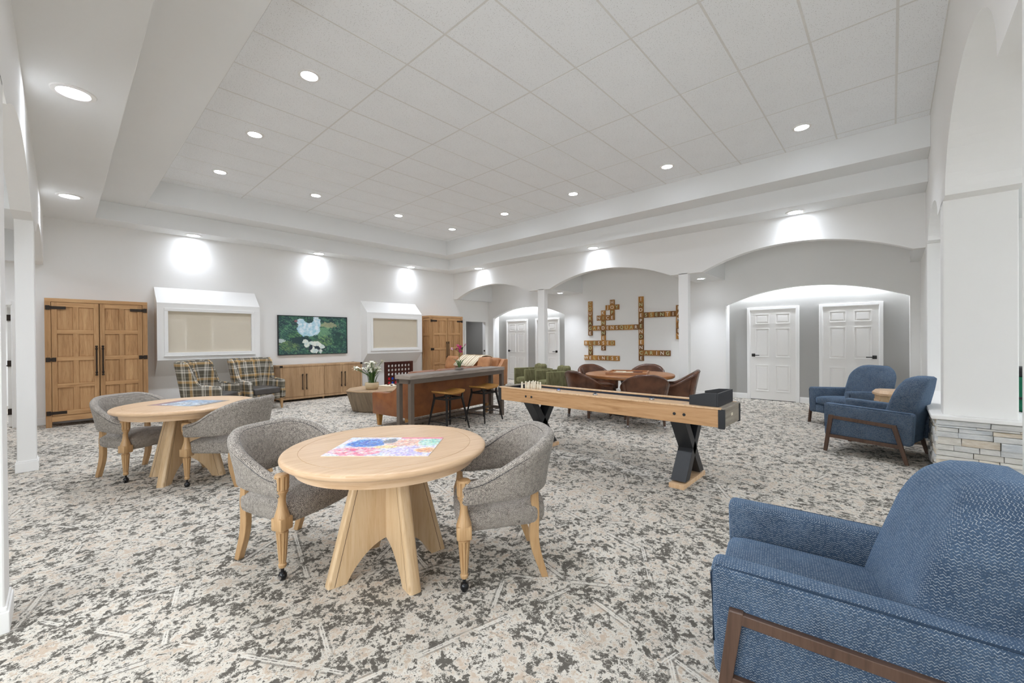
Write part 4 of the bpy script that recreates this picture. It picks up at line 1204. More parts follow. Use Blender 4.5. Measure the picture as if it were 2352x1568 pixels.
# ------------------------------------------------------------------ armoires
def armoire(label, x0, x1, group):
    yb, yf = 10.63, 10.2
    t = thing('armoire', label, 'cabinet', ((x0 + x1) / 2, (yb + yf) / 2, 0), 0, group)
    w = (x1 - x0) / 2; d = (yb - yf) / 2
    H = 2.137
    b = MB().box(-w + 0.022, w - 0.022, -d + 0.045, d, 0.14, H - 0.05)
    b.build('body', 'arm', t)
    MB().box(-w, w, -d, d, H - 0.06, H).build('top', 'armh', t, bevel=0.004)
    MB().box(-w + 0.07, w - 0.07, -d, -d + 0.04, 0.09, 0.185).build('bottom_rail', 'armh', t, bevel=0.003)
    for sx in (-1, 1):
        for yy in (-d, d - 0.06):
            xa, xb_ = sorted((sx * w, sx * (w - 0.07)))
            MB().box(xa, xb_, yy, yy + 0.06, 0, H - 0.06).build('leg_post', 'arm', t, bevel=0.004)
        # side panels
        xa, xb_ = sorted((sx * (w - 0.012), sx * (w - 0.06)))
        for zz0, zz1 in ((1.52, 1.6), (0.12, 0.22), (H - 0.14, H - 0.06)):
            MB().box(xa, xb_, -d + 0.06, d - 0.06, zz0, zz1).build('side_rail', 'armh', t, bevel=0.002)
        # door
        xa, xb_ = sorted((sx * 0.006, sx * (w - 0.075)))
        dz0, dz1 = 0.19, H - 0.066
        door = MB().box(xa, xb_, -d + 0.012, -d + 0.03, dz0, dz1).build('door', 'arm', t)
        st = 0.062
        iw0, iw1 = xa + st, xb_ - st; mid = (iw0 + iw1) / 2; hs = [dz0 + 0.075]
        n = 4; rail = 0.066
        ph = (dz1 - 0.075 - (dz0 + 0.075) - rail * 3) / 4
        for q0, q1, e_, zz0, zz1 in ((xa, xa + st, 0.002, dz0, dz1), (xb_ - st, xb_, 0.002, dz0, dz1), (mid - 0.033, mid + 0.033, 0.001, dz0 + 0.07, dz1 - 0.07)):
            MB().box(q0, q1, -d - e_ - 0.003, -d + 0.016, zz0, zz1).build('stile', 'arm', door, bevel=0.002)
        for zz0, zz1 in [(dz0, dz0 + 0.075), (dz1 - 0.075, dz1)] + [(dz0 + 0.075 + k * ph + (k - 1) * rail, dz0 + 0.075 + k * (ph + rail)) for k in range(1, 4)]:
            MB().box(iw0, iw1, -d - 0.005, -d + 0.016, zz0, zz1).build('rail', 'armh', door, bevel=0.002)
        for k in range(4):
            z = dz0 + 0.075 + k * (ph + rail)
            for (pa, pb_) in ((iw0, mid - 0.033), (mid + 0.033, iw1)):
                MB().box(pa + 0.006, pb_ - 0.006, -d + 0.009, -d + 0.015, z + 0.006, z + ph - 0.006).build('panel', 'arm', door, bevel=0.002)
        # handle
        hxp = sx * 0.04
        hm = MB().tube([(hxp, -d - 0.035, 0.84), (hxp, -d - 0.035, 1.33)], 0.011, 10)
        for z in (0.86, 1.31):
            hm.tube([(hxp, -d - 0.035, z), (hxp, -d, z)], 0.009, 8).lathe([(0.011, z - 0.035), (0.017, z - 0.03), (0.017, z - 0.015), (0.011, z - 0.01)], hxp, -d - 0.035, 12)
            hm.lathe([(0.011, z + 0.01), (0.017, z + 0.015), (0.017, z + 0.03), (0.011, z + 0.035)], hxp, -d - 0.035, 12)
        hm.build('handle', 'iron', door, True)
        # strap hinges
        for z, lng in ((0.235, True), (1.12, False), (1.98, True)):
            h = MB()
            e = sx * (w - 0.008)
            def seg(a, b_, zz, hh): h.box(min(a, b_), max(a, b_), -d - 0.012, -d - 0.001, zz - hh, zz + hh)
            seg(e, sx * (w - 0.058), z, 0.036); h.box(min(sx * (w - 0.058), sx * (w - 0.078)), max(sx * (w - 0.058), sx * (w - 0.078)), -d - 0.018, -d - 0.001, z - 0.026, z + 0.026)
            if lng: seg(sx * (w - 0.078), sx * (w - 0.24), z, 0.024)
            else: seg(sx * (w - 0.078), sx * (w - 0.125), z, 0.034)
            h.build('hinge', 'iron', door, bevel=0.002)
    return t
ga = 'rustic wooden armoires'
armoire('tall rustic wooden double-door armoire at the far left of the back wall', -0.185, 1.087, ga)
armoire('tall rustic wooden double-door armoire right of the second window box', 7.49, 8.765, ga)

# ------------------------------------------------------------------ sideboard
t = thing('sideboard', 'long low wooden sideboard below the wall screen', 'sideboard', ((3.33 + 5.285) / 2, 10.39, 0))
w, d = (5.285 - 3.33) / 2, 0.24
MB().box(-w + 0.02, w - 0.02, -d + 0.02, d, 0.08, 0.80).build('body', 'side', t)
MB().box(-w, w, -d, d, 0.795, 0.835).build('top', 'side', t, bevel=0.003)
MB().box(-w, w, -d, d, 0.05, 0.10).build('bottom', 'side', t, bevel=0.003)
for sx in (-1, 1):
    xa, xb_ = sorted((sx * w, sx * (w - 0.045)))
    MB().box(xa, xb_, -d, -d + 0.05, 0.0, 0.80).build('post', 'side', t, bevel=0.003)
    MB().box(xa, xb_, d - 0.05, d, 0.0, 0.80).build('post', 'side', t, bevel=0.003)
    for y0 in (-d, d - 0.03):
        MB().box(min(sx * (w + 0.004), sx * (w - 0.05)), max(sx * (w + 0.004), sx * (w - 0.05)), y0 - 0.005, y0 + 0.035, 0.79, 0.838).build('corner_plate', 'iron', t)
MB().box(-0.02, 0.02, -d + 0.05, -d + 0.1, 0, 0.06).build('centre_foot', 'side', t)
n = 4; dw = (2 * w - 0.1) / 4
for k in range(4):
    a = -w + 0.05 + k * dw
    dr = MB().box(a + 0.004, a + dw - 0.004, -d + 0.004, -d + 0.022, 0.108, 0.788).build('door', 'side', t, bevel=0.002)
    hxp = a + dw - 0.045 if k % 2 == 0 else a + 0.045
    hm = MB().tube([(hxp, -d - 0.03, 0.27), (hxp, -d - 0.03, 0.62)], 0.009, 10)
    for z in (0.30, 0.59): hm.tube([(hxp, -d - 0.03, z), (hxp, -d + 0.004, z)], 0.008, 8)
    hm.lathe([(0.009, 0.26), (0.014, 0.265), (0.014, 0.285), (0.009, 0.29)], hxp, -d - 0.03, 12).lathe([(0.009, 0.60), (0.014, 0.605), (0.014, 0.625), (0.009, 0.63)], hxp, -d - 0.03, 12)
    hm.build('handle', 'iron', dr, True)

# ------------------------------------------------------------------ wall screen with a painting of a hen and chicks
def painting(u, v):
    n = fbm(u * 1.7, v, 6, 5, 2.3); n2 = fbm(u * 1.7, v, 16, 4, 7.7); n3 = fbm(u * 1.7, v, 40, 3, 4.4)
    st = fbm(u * 5 + v * 3, v * 2 - u, 9, 3, 9.1)
    c = lerp(hx('#10323a'), hx('#24584a'), max(0, min(1, 0.45 + 1.8 * n + 0.7 * n2)))
    if n2 > 0.1: c = lerp(c, hx('#4c7c57'), min(1, (n2 - 0.1) * 4))
    if n3 > 0.2: c = lerp(c, hx('#86ac83'), 0.5)
    if st > 0.14: c = lerp(c, hx('#6d9a76'), 0.45)
    if st < -0.2: c = lerp(c, hx('#0c2630'), 0.5)
    def blob(cx, cy, rx, ry, k=0.25): return math.hypot((u - cx) / rx, (v - cy) / ry) + n2 * (k + 0.15) + n3 * 0.25 < 1
    if blob(0.70, 0.78, 0.16, 0.07, 0.9): c = lerp(c, hx('#b3ab84'), 0.75)
    if blob(0.62, 0.60, 0.12, 0.14, 1.2): c = lerp(c, hx('#8ab383'), 0.6)
    if blob(0.15, 0.22, 0.12, 0.13, 0.8): c = lerp(c, hx('#7d9050'), 0.45 + st)
    if blob(0.65, 0.34, 0.15, 0.13, 0.8): c = lerp(c, hx('#86a05c'), 0.45 + st)
    if blob(0.22, 0.47, 0.10, 0.10, 0.9): c = lerp(c, hx('#6f9a52'), 0.35 + st)
    if blob(0.30, 0.37, 0.16, 0.09, 0.5): c = lerp(c, hx('#0e2f36'), 0.85)
    if blob(0.52, 0.15, 0.14, 0.13, 0.5): c = lerp(c, hx('#0f2433'), 0.9)
    if blob(0.86, 0.35, 0.10, 0.2, 0.9): c = lerp(c, hx('#123b33'), 0.6)
    if blob(0.03, 0.36, 0.05, 0.05, 0.5): c = lerp(c, hx('#cfd8d6'), 0.8)
    hen = blob(0.42, 0.66, 0.165, 0.19, 0.12) or blob(0.52, 0.84, 0.075, 0.17, 0.25) or blob(0.30, 0.86, 0.055, 0.085, 0.1) or blob(0.335, 0.76, 0.07, 0.12, 0.1)
    if hen and not blob(0.425, 0.93, 0.06, 0.10, 0.1):
        s_ = max(0, min(1, 0.55 + 1.6 * n2 + (v - 0.66) * 0.8))
        c = lerp(hx('#93c2d2'), hx('#dfe7ee'), max(0, min(1, s_ + st * 0.6)))
    if blob(0.235, 0.875, 0.022, 0.03, 0.1): c = hx('#8a5d63')
    for cx, cy, rx, ry, an in ((0.37, 0.33, 0.045, 0.06, 0), (0.39, 0.25, 0.04, 0.075, 0), (0.46, 0.29, 0.05, 0.05, 0), (0.52, 0.27, 0.06, 0.06, 0), (0.50, 0.08, 0.06, 0.06, 0), (0.47, 0.15, 0.03, 0.05, 0), (0.59, 0.06, 0.025, 0.06, 0), (0.61, 0.19, 0.04, 0.06, 0), (0.58, 0.24, 0.025, 0.04, 0)):
        if blob(cx, cy, rx, ry, 0.3): c = lerp(hx('#dfe3d8'), hx('#bfd0cd'), max(0, min(1, 0.5 + 2 * n2)))
    if blob(0.44, 0.17, 0.028, 0.06, 0.2): c = hx('#142033')
    return tuple(max(0, min(1, x)) for x in c)
t = thing('wall_screen', 'wide black-framed wall screen showing a painting of a white hen and chicks', 'screen', ((3.435 + 5.11) / 2, YA, (1.06 + 2.012) / 2))
w, h = 5.11 - 3.435, 2.012 - 1.06
fr = MB()
e = 0.017
for a0, a1, c0, c1 in ((-w / 2, w / 2, h / 2 - e, h / 2), (-w / 2, w / 2, -h / 2, -h / 2 + e), (-w / 2, -w / 2 + e, -h / 2 + e, h / 2 - e), (w / 2 - e, w / 2, -h / 2 + e, h / 2 - e)):
    fr.box(a0, a1, -0.05, 0.0, c0, c1)
fr.build('frame', 'black', t)
color_grid('picture', 'paint', t, (w - 2 * e, h - 2 * e), 220, 124, painting, 'y', -0.04)

# ------------------------------------------------------------------ plaid wing chairs
def wing_chair(label, loc, th, group):
    t = thing('wing_chair', label, 'armchair', loc, th2rz(th), group)
    path = upath(0.315, 0.33, 0.30, 4.5, 52, 0.335)
    def zt(q):
        d = 0.5 - abs(q - 0.5)                # 0 at arm front, .5 at back centre
        return 0.60 + 0.03 * smooth01(d / 0.15) + 0.42 * smooth01((d - 0.17) / 0.12)
    zb = lambda q: 0.22
    ln = lambda q: 0.02 + 0.10 * smooth01(((0.5 - abs(q - 0.5)) - 0.12) / 0.25)
    tk = lambda q: 0.075
    sh = shell(MB(), path, zt, zb, tk, ln).build('shell', 'plaid', t, True, autosm=math.radians(70))
    piping(path, zt, zb, ln, -0.036, -0.02, 0.005).build('piping', 'charcoal', sh, True)
    # tufted inner back
    m = MB(); N = 14; rings = []
    vs = []; fs = []
    for j in range(N + 1):
        for i in range(N + 1):
            x = -0.245 + 0.49 * i / N; s_ = j / N
            z = 0.42 + 0.57 * s_
            tuft = 0.0
            for bx, bz in ((-0.13, 0.62), (0, 0.62), (0.13, 0.62), (-0.07, 0.78), (0.07, 0.78), (-0.13, 0.9), (0.13, 0.9)):
                tuft += math.exp(-((x - bx) ** 2 + (z - bz) ** 2) / 0.0016)
            y = -0.275 - 0.085 * s_ + 0.045 * (1 - (x / 0.26) ** 2) * (0.3 + 0.7 * math.sin(PI * min(1, s_ * 0.9 + 0.1))) - 0.03 * tuft
            vs.append((x, y, z))
    for j in range(N):
        for i in range(N):
            a = j * (N + 1) + i; fs.append((a, a + 1, a + N + 2, a + N + 1))
    # give it depth
    b0 = len(vs)
    for j in range(N + 1):
        for i in range(N + 1):
            x = -0.245 + 0.49 * i / N; s_ = j / N; vs.append((x, -0.34 - 0.085 * s_, 0.42 + 0.57 * s_))
    for j in range(N):
        for i in range(N):
            a = b0 + j * (N + 1) + i; fs.append((a, a + N + 1, a + N + 2, a + 1))
    edge = [i for i in range(N + 1)] + [(j + 1) * (N + 1) + N for j in range(N)] + [N * (N + 1) + i for i in range(N - 1, -1, -1)] + [j * (N + 1) for j in range(N - 1, 0, -1)]
    for k in range(len(edge)):
        a, b_ = edge[k], edge[(k + 1) % len(edge)]; fs.append((a, b_, b0 + b_, b0 + a))
    bk = m.add(vs, fs).build('inner_back', 'plaid', t, True, autosm=math.radians(60))
    bt_ = MB()
    for bx, bz in ((-0.13, 0.62), (0, 0.62), (0.13, 0.62), (-0.07, 0.78), (0.07, 0.78)):
        s_ = (bz - 0.42) / 0.57
        bt_.tube([(bx, -0.268 - 0.085 * s_, bz), (bx, -0.256 - 0.085 * s_, bz)], 0.011, 10)
    bt_.build('button', 'charcoal', bk)
    MB().rbox(-0.29, 0.29, -0.3, 0.30, 0.2, 0.33, 0.02, 3).build('seat_base', 'plaid', t, True)
    MB().cushion(-0.275, 0.275, -0.24, 0.345, 0.32, 0.455, 0.035, 0.02).build('seat_cushion', 'charcoal', t, True, autosm=math.radians(80))
    # scrolled arm fronts
    for sx in (-1, 1):
        MB().prism([(0.30, 0.21), (0.35, 0.23), (0.36, 0.36), (0.33, 0.45), (0.325, 0.55), (0.305, 0.60), (0.26, 0.60), (0.26, 0.21)], sx * 0.335 - 0.034, sx * 0.335 + 0.034, 'x', 0.012).build('arm_front', 'plaid', t, True, autosm=math.radians(50))
        for y in (0.29, -0.28):
            rings = [[(sx * 0.31 + a * k, y + b_ * k + (0.02 if y > 0 else -0.03) * (1 - z / 0.21), z) for a, b_ in ((-1, -1), (1, -1), (1, 1), (-1, 1))] for k, z in ((0.014, 0), (0.026, 0.21))]
            MB().loft(rings).build('leg', 'chairwood', t)
    return t
gw = 'plaid wing chairs'
wc = wing_chair('plaid wing chair turned sideways, nearer the large armoire', (1.86, 9.25, 0), -37, gw)
dup(wc, (2.74, 9.66, 0), th2rz(-74), 'plaid wing chair facing the room, next to the sideboard')

# ------------------------------------------------------------------ tan sofas
def sofa(label, loc, rz, L, mat, group):
    t = thing('sofa', label, 'sofa', loc, rz, group)
    w = L / 2
    MB().rbox(-w + 0.1, w - 0.1, -0.40, 0.45, 0.2, 0.34, 0.02, 2).build('base', mat, t, True)
    for sx in (-1, 1):
        pr = [(0.45, 0.19), (0.46, 0.52), (0.44, 0.545), (0.1, 0.55), (-0.02, 0.57), (-0.13, 0.63), (-0.22, 0.72), (-0.28, 0.80), (-0.33, 0.86), (-0.45, 0.87), (-0.47, 0.85), (-0.44, 0.19)]
        xa, xb_ = sorted((sx * w, sx * (w - 0.12)))
        MB().prism(pr, xa, xb_, 'x', 0.012).build('arm', mat, t, True, autosm=math.radians(40))
        for y in (0.36, -0.36):
            MB().loft([[(sx * (w - 0.07) + a * k, y + b_ * k, z) for a, b_ in ((-1, -1), (1, -1), (1, 1), (-1, 1))] for k, z in ((0.024, 0), (0.04, 0.2))]).build('leg', 'stoolwood', t)
    MB().prism([(-0.30, 0.30), (-0.34, 0.86), (-0.46, 0.87), (-0.47, 0.85), (-0.44, 0.19), (-0.30, 0.19)], -w + 0.11, w - 0.11, 'x', 0.012).build('back', mat, t, True, autosm=math.radians(40))
    n = 3 if L > 1.9 else 2; cw = (2 * w - 0.26) / n
    for k in range(n):
        a = -w + 0.13 + k * cw
        MB().cushion(a + 0.004, a + cw - 0.004, -0.28, 0.47, 0.335, 0.47, 0.04, 0.02).build('seat_cushion', mat, t, True, autosm=math.radians(80))
        MB().cushion(a + 0.01, a + cw - 0.01, -0.33, -0.16, 0.46, 0.90, 0.06, 0.0, lambda p: Vector((p.x, p.y - 0.14 * (p.z - 0.46), p.z))).build('back_cushion', mat, t, True, autosm=math.radians(80))
    return t
gso = 'tan leather sofas'
AC = math.radians(6.7)
ca, sa = math.cos(AC), math.sin(AC)
sofa('tan leather sofa seen from behind, backed against the bar console', (4.55, 6.02, 0), AC, 2.05, 'tan', gso)
sofa('tan leather sofa with a cream throw, facing the coffee table', (7.72, 8.65, 0), math.radians(90), 1.95, 'tan2', gso)
# throw on the second sofa (draped over its back)
path = [(7.45, 0.66), (7.62, 0.80), (7.80, 0.915), (7.92, 0.93), (8.07, 0.915), (8.19, 0.89), (8.22, 0.8), (8.21, 0.55)]
t = thing('throw_blanket', 'cream fringed throw blanket over the back of the far tan sofa', 'blanket', (0, 8.68, 0))
v = []; f = []
N = 16
for j, (x, z) in enumerate(path):
    for i in range(N + 1):
        y = -0.41 + 0.82 * i / N
        v.append((x + 0.008 * math.sin(i * 1.3 + j), y, z + 0.02 + 0.008 * math.sin(i * 0.9)))
for j in range(len(path) - 1):
    for i in range(N): a = j * (N + 1) + i; f.append((a, a + 1, a + N + 2, a + N + 1))
o = MB().add(v, f).build('cloth', 'throw', t, True)
md = o.modifiers.new('thick', 'SOLIDIFY'); md.thickness = 0.015; md.offset = 1
st_ = MB()
for i in range(1, N, 2):
    y = -0.41 + 0.82 * i / N
    st_.tube([(x, y, z + 0.042) for x, z in path], 0.006, 5)
st_.build('stripe', 'throwline', t, True)
for (x, y, z, rx, l) in ((7.60, 9.33, 0.72, 0.0, 'tan leather cushion at the far end of the throw-covered sofa'), (7.64, 8.02, 0.72, -0.06, 'tan leather cushion at the near end of the throw-covered sofa')):
    c_ = MB().cushion(-0.09, 0.09, -0.23, 0.23, -0.2, 0.2, 0.085, 0.0)
    o = c_.build('cushion', 'tan2', None, True, autosm=math.radians(80)); o.location = (x, y, z + 0.02); o.rotation_euler = (rx, 0.32, 0)
    tag(o, l, 'cushion', 'leather cushions')

# ------------------------------------------------------------------ bar console behind the first sofa
t = thing('console_table', 'long reclaimed-wood bar console on grey-brown metal legs', 'table', (3.35, 5.05, 0), AC)
CL, CD, CZ = 2.25, 0.34, 0.89
tp = MB().rbox(0, CL, 0, CD, CZ - 0.06, CZ, 0.006, 2, lambda p: Vector((p.x, p.y + (0.004 * math.sin(p.x * 23) if p.y < 0.01 else 0), p.z))).build('top', 'barn', t)
fm = MB().box(0.02, CL - 0.02, 0.015, 0.065, CZ - 0.125, CZ - 0.06).box(0.02, CL - 0.02, CD - 0.065, CD - 0.015, CZ - 0.125, CZ - 0.06)
fm.box(0.02, 0.07, 0.05, CD - 0.05, CZ - 0.125, CZ - 0.06).box(CL - 0.07, CL - 0.02, 0.05, CD - 0.05, CZ - 0.125, CZ - 0.06)
fm.build('frame', 'consolemetal', t, bevel=0.003)
for x in (0.02, CL - 0.085):
    for y in (0.01, CD - 0.075):
        MB().box(x, x + 0.065, y, y + 0.065, 0, CZ - 0.06).build('leg', 'consolemetal', t, bevel=0.003)
    MB().box(x + 0.008, x + 0.055, 0.07, CD - 0.07, 0.11, 0.16).build('rail', 'consolemetal', t, bevel=0.003)
MB().box(0.08, CL - 0.08, CD - 0.06, CD - 0.025, 0.12, 0.16).build('rail', 'consolemetal', t, bevel=0.003)

# stools
def stool(label, loc, rz, group):
    t = thing('bar_stool', label, 'stool', loc, rz, group)
    m = MB(); nx_, ny_ = 16, 12; vs = []; fs = []
    for lay in (0, 1):
        for j in range(ny_ + 1):
            for i in range(nx_ + 1):
                u, v = i / nx_ * 2 - 1, j / ny_ * 2 - 1
                r = (abs(u) ** 6 + abs(v) ** 6) ** (1 / 6); mx = max(abs(u), abs(v))
                k = mx / r if r > 1e-6 else 1
                x, y = u * k * 0.235, v * k * 0.18
                z = 0.585 + 0.03 * (u * u) - 0.004 * v * v
                if lay == 1: z -= 0.035 * (1 - 0.4 * mx ** 6)
                vs.append((x, y, z))
    nn = (nx_ + 1) * (ny_ + 1)
    for j in range(ny_):
        for i in range(nx_):
            a = j * (nx_ + 1) + i
            fs.append((a, a + 1, a + nx_ + 2, a + nx_ + 1)); fs.append((nn + a, nn + a + nx_ + 1, nn + a + nx_ + 2, nn + a + 1))
    edge = [i for i in range(nx_ + 1)] + [(j + 1) * (nx_ + 1) + nx_ for j in range(ny_)] + [ny_ * (nx_ + 1) + i for i in range(nx_ - 1, -1, -1)] + [j * (nx_ + 1) for j in range(ny_ - 1, 0, -1)]
    for k in range(len(edge)): a, b = edge[k], edge[(k + 1) % len(edge)]; fs.append((a, b, nn + b, nn + a))
    m.add(vs, fs).build('seat', 'stoolwood', t, True, autosm=math.radians(60))
    for sx in (-1, 1):
        for sy in (-1, 1):
            m = MB()
            m.loft([[(sx * px + a * k, sy * py + b * k, z) for a, b in ((-1, -1), (1, -1), (1, 1), (-1, 1))] for px, py, z, k in ((0.245, 0.215, 0, 0.009), (0.165, 0.135, 0.5, 0.015), (0.195, 0.12, 0.565, 0.009))])
            m.build('leg', 'blackmetal', t, bevel=0.002)
    rg = MB()
    q = 0.212, 0.182
    for a, b in (((-q[0], -q[1]), (q[0], -q[1])), ((-q[0], q[1]), (q[0], q[1]))): rg.tube([(a[0], a[1], 0.2), (b[0], b[1], 0.2)], 0.007, 8)
    for s_ in (-1, 1): rg.tube([(s_ * 0.222, -0.192, 0.14), (s_ * 0.222, 0.192, 0.14)], 0.007, 8)
    rg.build('stretcher', 'blackmetal', t, True)
    ap = MB()
    for s_ in (-1, 1): ap.box(-0.165, 0.165, s_ * 0.135 - 0.008, s_ * 0.135 + 0.008, 0.475, 0.505).box(s_ * 0.165 - 0.008, s_ * 0.165 + 0.008, -0.135, 0.135, 0.475, 0.505)
    ap.lathe([(0.05, 0.5), (0.05, 0.56)], 0, 0, 20)
    ap.build('seat_ring', 'blackmetal', t)
    return t
gst = 'saddle-seat stools at the bar console'
sl = stool('saddle-seat bar stool nearer the puzzle table, at the bar console', (4.10, 5.13, 0), 0.1, gst)
dup(sl, (4.95, 5.215, 0), 0.12, 'saddle-seat bar stool at the shuffleboard end of the bar console')

# orchid in a glass cube on the console
def on_console(u, v): return (3.35 + u * ca - v * sa, 5.05 + u * sa + v * ca, CZ)
t = thing('orchid_vase', 'clear glass cube vase with pink orchid on the bar console', 'vase', on_console(1.2, 0.17), 0.4)
g_ = MB()
for a0, a1, b0, b1 in ((-0.06, 0.06, -0.06, -0.055), (-0.06, 0.06, 0.055, 0.06), (-0.06, -0.055, -0.055, 0.055), (0.055, 0.06, -0.055, 0.055)): g_.box(a0, a1, b0, b1, 0.0, 0.12)
g_.box(-0.06, 0.06, -0.06, 0.06, 0, 0.008).build('glass_cube', 'glass', t)
MB().rbox(-0.05, 0.05, -0.05, 0.05, 0.009, 0.045, 0.01, 2).build('pebbles', 'barn', t)
def blade(mb, p0, p1, p2, w, n=7):
    vs = []; fs = []
    p0, p1, p2 = Vector(p0), Vector(p1), Vector(p2)
    sd = (p2 - p0).cross(Vector((0, 0, 1)))
    sd = sd.normalized() if sd.length > 1e-4 else Vector((1, 0, 0))
    for i in range(n + 1):
        s_ = i / n; p = p0 * (1 - s_) ** 2 + p1 * 2 * s_ * (1 - s_) + p2 * s_ * s_
        ww = w * (0.35 + 0.65 * math.sin(PI * min(1, s_ * 0.85 + 0.12))) * (1 if s_ < 0.97 else 0.2)
        vs += [tuple(p - sd * ww), tuple(p + Vector((0, 0, -0.25 * ww))), tuple(p + sd * ww)]
    for i in range(n):
        a = i * 3; fs += [(a, a + 1, a + 4, a + 3), (a + 1, a + 2, a + 5, a + 4)]
    mb.add(vs, fs); return mb
for k in range(6):
    a = k * 1.05 + 0.2
    blade(MB(), (0.01 * math.cos(a), 0.01 * math.sin(a), 0.03), (0.06 * math.cos(a), 0.06 * math.sin(a), 0.2), (0.15 * math.cos(a), 0.15 * math.sin(a), 0.16 + 0.02 * (k % 3)), 0.011).build('leaf', 'leaf', t, True, recalc=False)
stem = MB().tube([(0, 0, 0.03), (0.005, 0.0, 0.2), (-0.01, 0.0, 0.34), (-0.03, 0.01, 0.40)], 0.004, 6).tube([(0.005, 0, 0.25), (0.06, -0.03, 0.36), (0.1, -0.06, 0.42)], 0.003, 6).tube([(0, 0, 0.3), (-0.06, 0.05, 0.35), (-0.11, 0.08, 0.36)], 0.003, 6).build('stem', 'leaf', t, True)
def bloom(parent, c, r, mat, seed, name='flower'):
    m = MB()
    for k in range(5):
        a = 2 * PI * k / 5 + seed; e = 0.4 * math.sin(seed * 3 + k)
        d = Vector((math.cos(a), math.sin(a) * math.cos(seed), math.sin(a) * math.sin(seed) + e)).normalized()
        blade(m, c, Vector(c) + d * r * 0.6 + Vector((0, 0, 0.3 * r)), Vector(c) + d * r, r * 0.34, 5)
    m.lathe([(0.002, c[2] - 0.006), (r * 0.2, c[2]), (0.002, c[2] + r * 0.25)], c[0], c[1], 8)
    return m.build(name, mat, parent, True, recalc=False)
for i, (c, r, m_) in enumerate((((-0.03, 0.01, 0.40), 0.05, 'orchid'), ((0.0, -0.02, 0.37), 0.05, 'orchid'), ((-0.035, 0.03, 0.36), 0.045, 'orchid'), ((0.02, 0.0, 0.33), 0.045, 'orchid'), ((0.1, -0.06, 0.42), 0.035, 'orchidpale'), ((-0.11, 0.08, 0.36), 0.035, 'orchidpale'), ((0.03, -0.03, 0.30), 0.03, 'orchid'))):
    bloom(t, c, r, m_, i * 1.3 + 0.5)

# ------------------------------------------------------------------ coffee table drum, flower pot, game board
t = thing('coffee_table', 'faceted drum-shaped wooden coffee table behind the tan sofa', 'coffee table', (4.33, 7.72, 0), 0.15)
rr_ = [0.60, 0.57, 0.62, 0.58, 0.60, 0.56, 0.61, 0.58, 0.6]
def ring_(k, z): return [(k * r * math.cos(2 * PI * i / 9), k * r * math.sin(2 * PI * i / 9), z) for i, r in enumerate(rr_)]
MB().loft([ring_(0.76, 0.0), ring_(0.80, 0.02), ring_(0.985, 0.385), ring_(1.0, 0.40)]).build('body', 'drum', t, bevel=0.006)
MB().loft([ring_(1.0, 0.40), ring_(1.005, 0.415), ring_(0.985, 0.428)]).build('top', 'drumtop', t, bevel=0.003)
t = thing('flower_pot', 'pale ribbed pot of white narcissus on the coffee table', 'plant', (4.17, 7.62, 0.428))
MB().lathe([(0.09, 0.0), (0.115, 0.012), (0.13, 0.07), (0.132, 0.13), (0.126, 0.138), (0.118, 0.13), (0.11, 0.11), (0.002, 0.108)], seg=36, flute=18).build('pot', 'pot', t, True)
for k in range(30):
    a = random.uniform(0, 2 * PI); r0 = random.uniform(0.0, 0.08); r1 = r0 + random.uniform(0.02, 0.16); h = random.uniform(0.22, 0.42)
    c, s_ = math.cos(a), math.sin(a)
    blade(MB(), (r0 * c, r0 * s_, 0.1), (r0 * c, r0 * s_, h * 0.8), (r1 * c, r1 * s_, 0.1 + h * 0.9), 0.011).build('leaf', 'leaf', t, True, recalc=False)
for k in range(22):
    a = random.uniform(0, 2 * PI); r0 = random.uniform(0.0, 0.06); r1 = r0 + random.uniform(0.0, 0.17); h = random.uniform(0.36, 0.56)
    if k < 3: a, r1, h = 2.4 + 0.2 * k, 0.26 + 0.03 * k, 0.42
    c, s_ = math.cos(a), math.sin(a)
    st_ = MB().tube([(r0 * c, r0 * s_, 0.1), (r0 * c, r0 * s_, h * 0.6), (r1 * c, r1 * s_, h)], 0.005, 5).build('stem', 'leaf', t, True)
    bloom(st_, (r1 * c, r1 * s_, h), 0.06, 'flower', k * 0.9)
t = thing('game_board', 'cream game board with dark pieces on the coffee table', 'board game', (4.72, 7.82, 0.4285), 0.3)
MB().rbox(-0.19, 0.19, -0.17, 0.17, 0, 0.025, 0.004, 2).build('board', 'boardw', t)
for i, (x, y) in enumerate(((-0.1, -0.1), (0.02, -0.12), (0.1, -0.02), (-0.04, 0.05), (0.08, 0.1))):
    MB().lathe([(0.022, 0.025), (0.024, 0.03), (0.024, 0.04), (0.02, 0.044)], x, y, 16).build('piece', 'boardd', t, True)

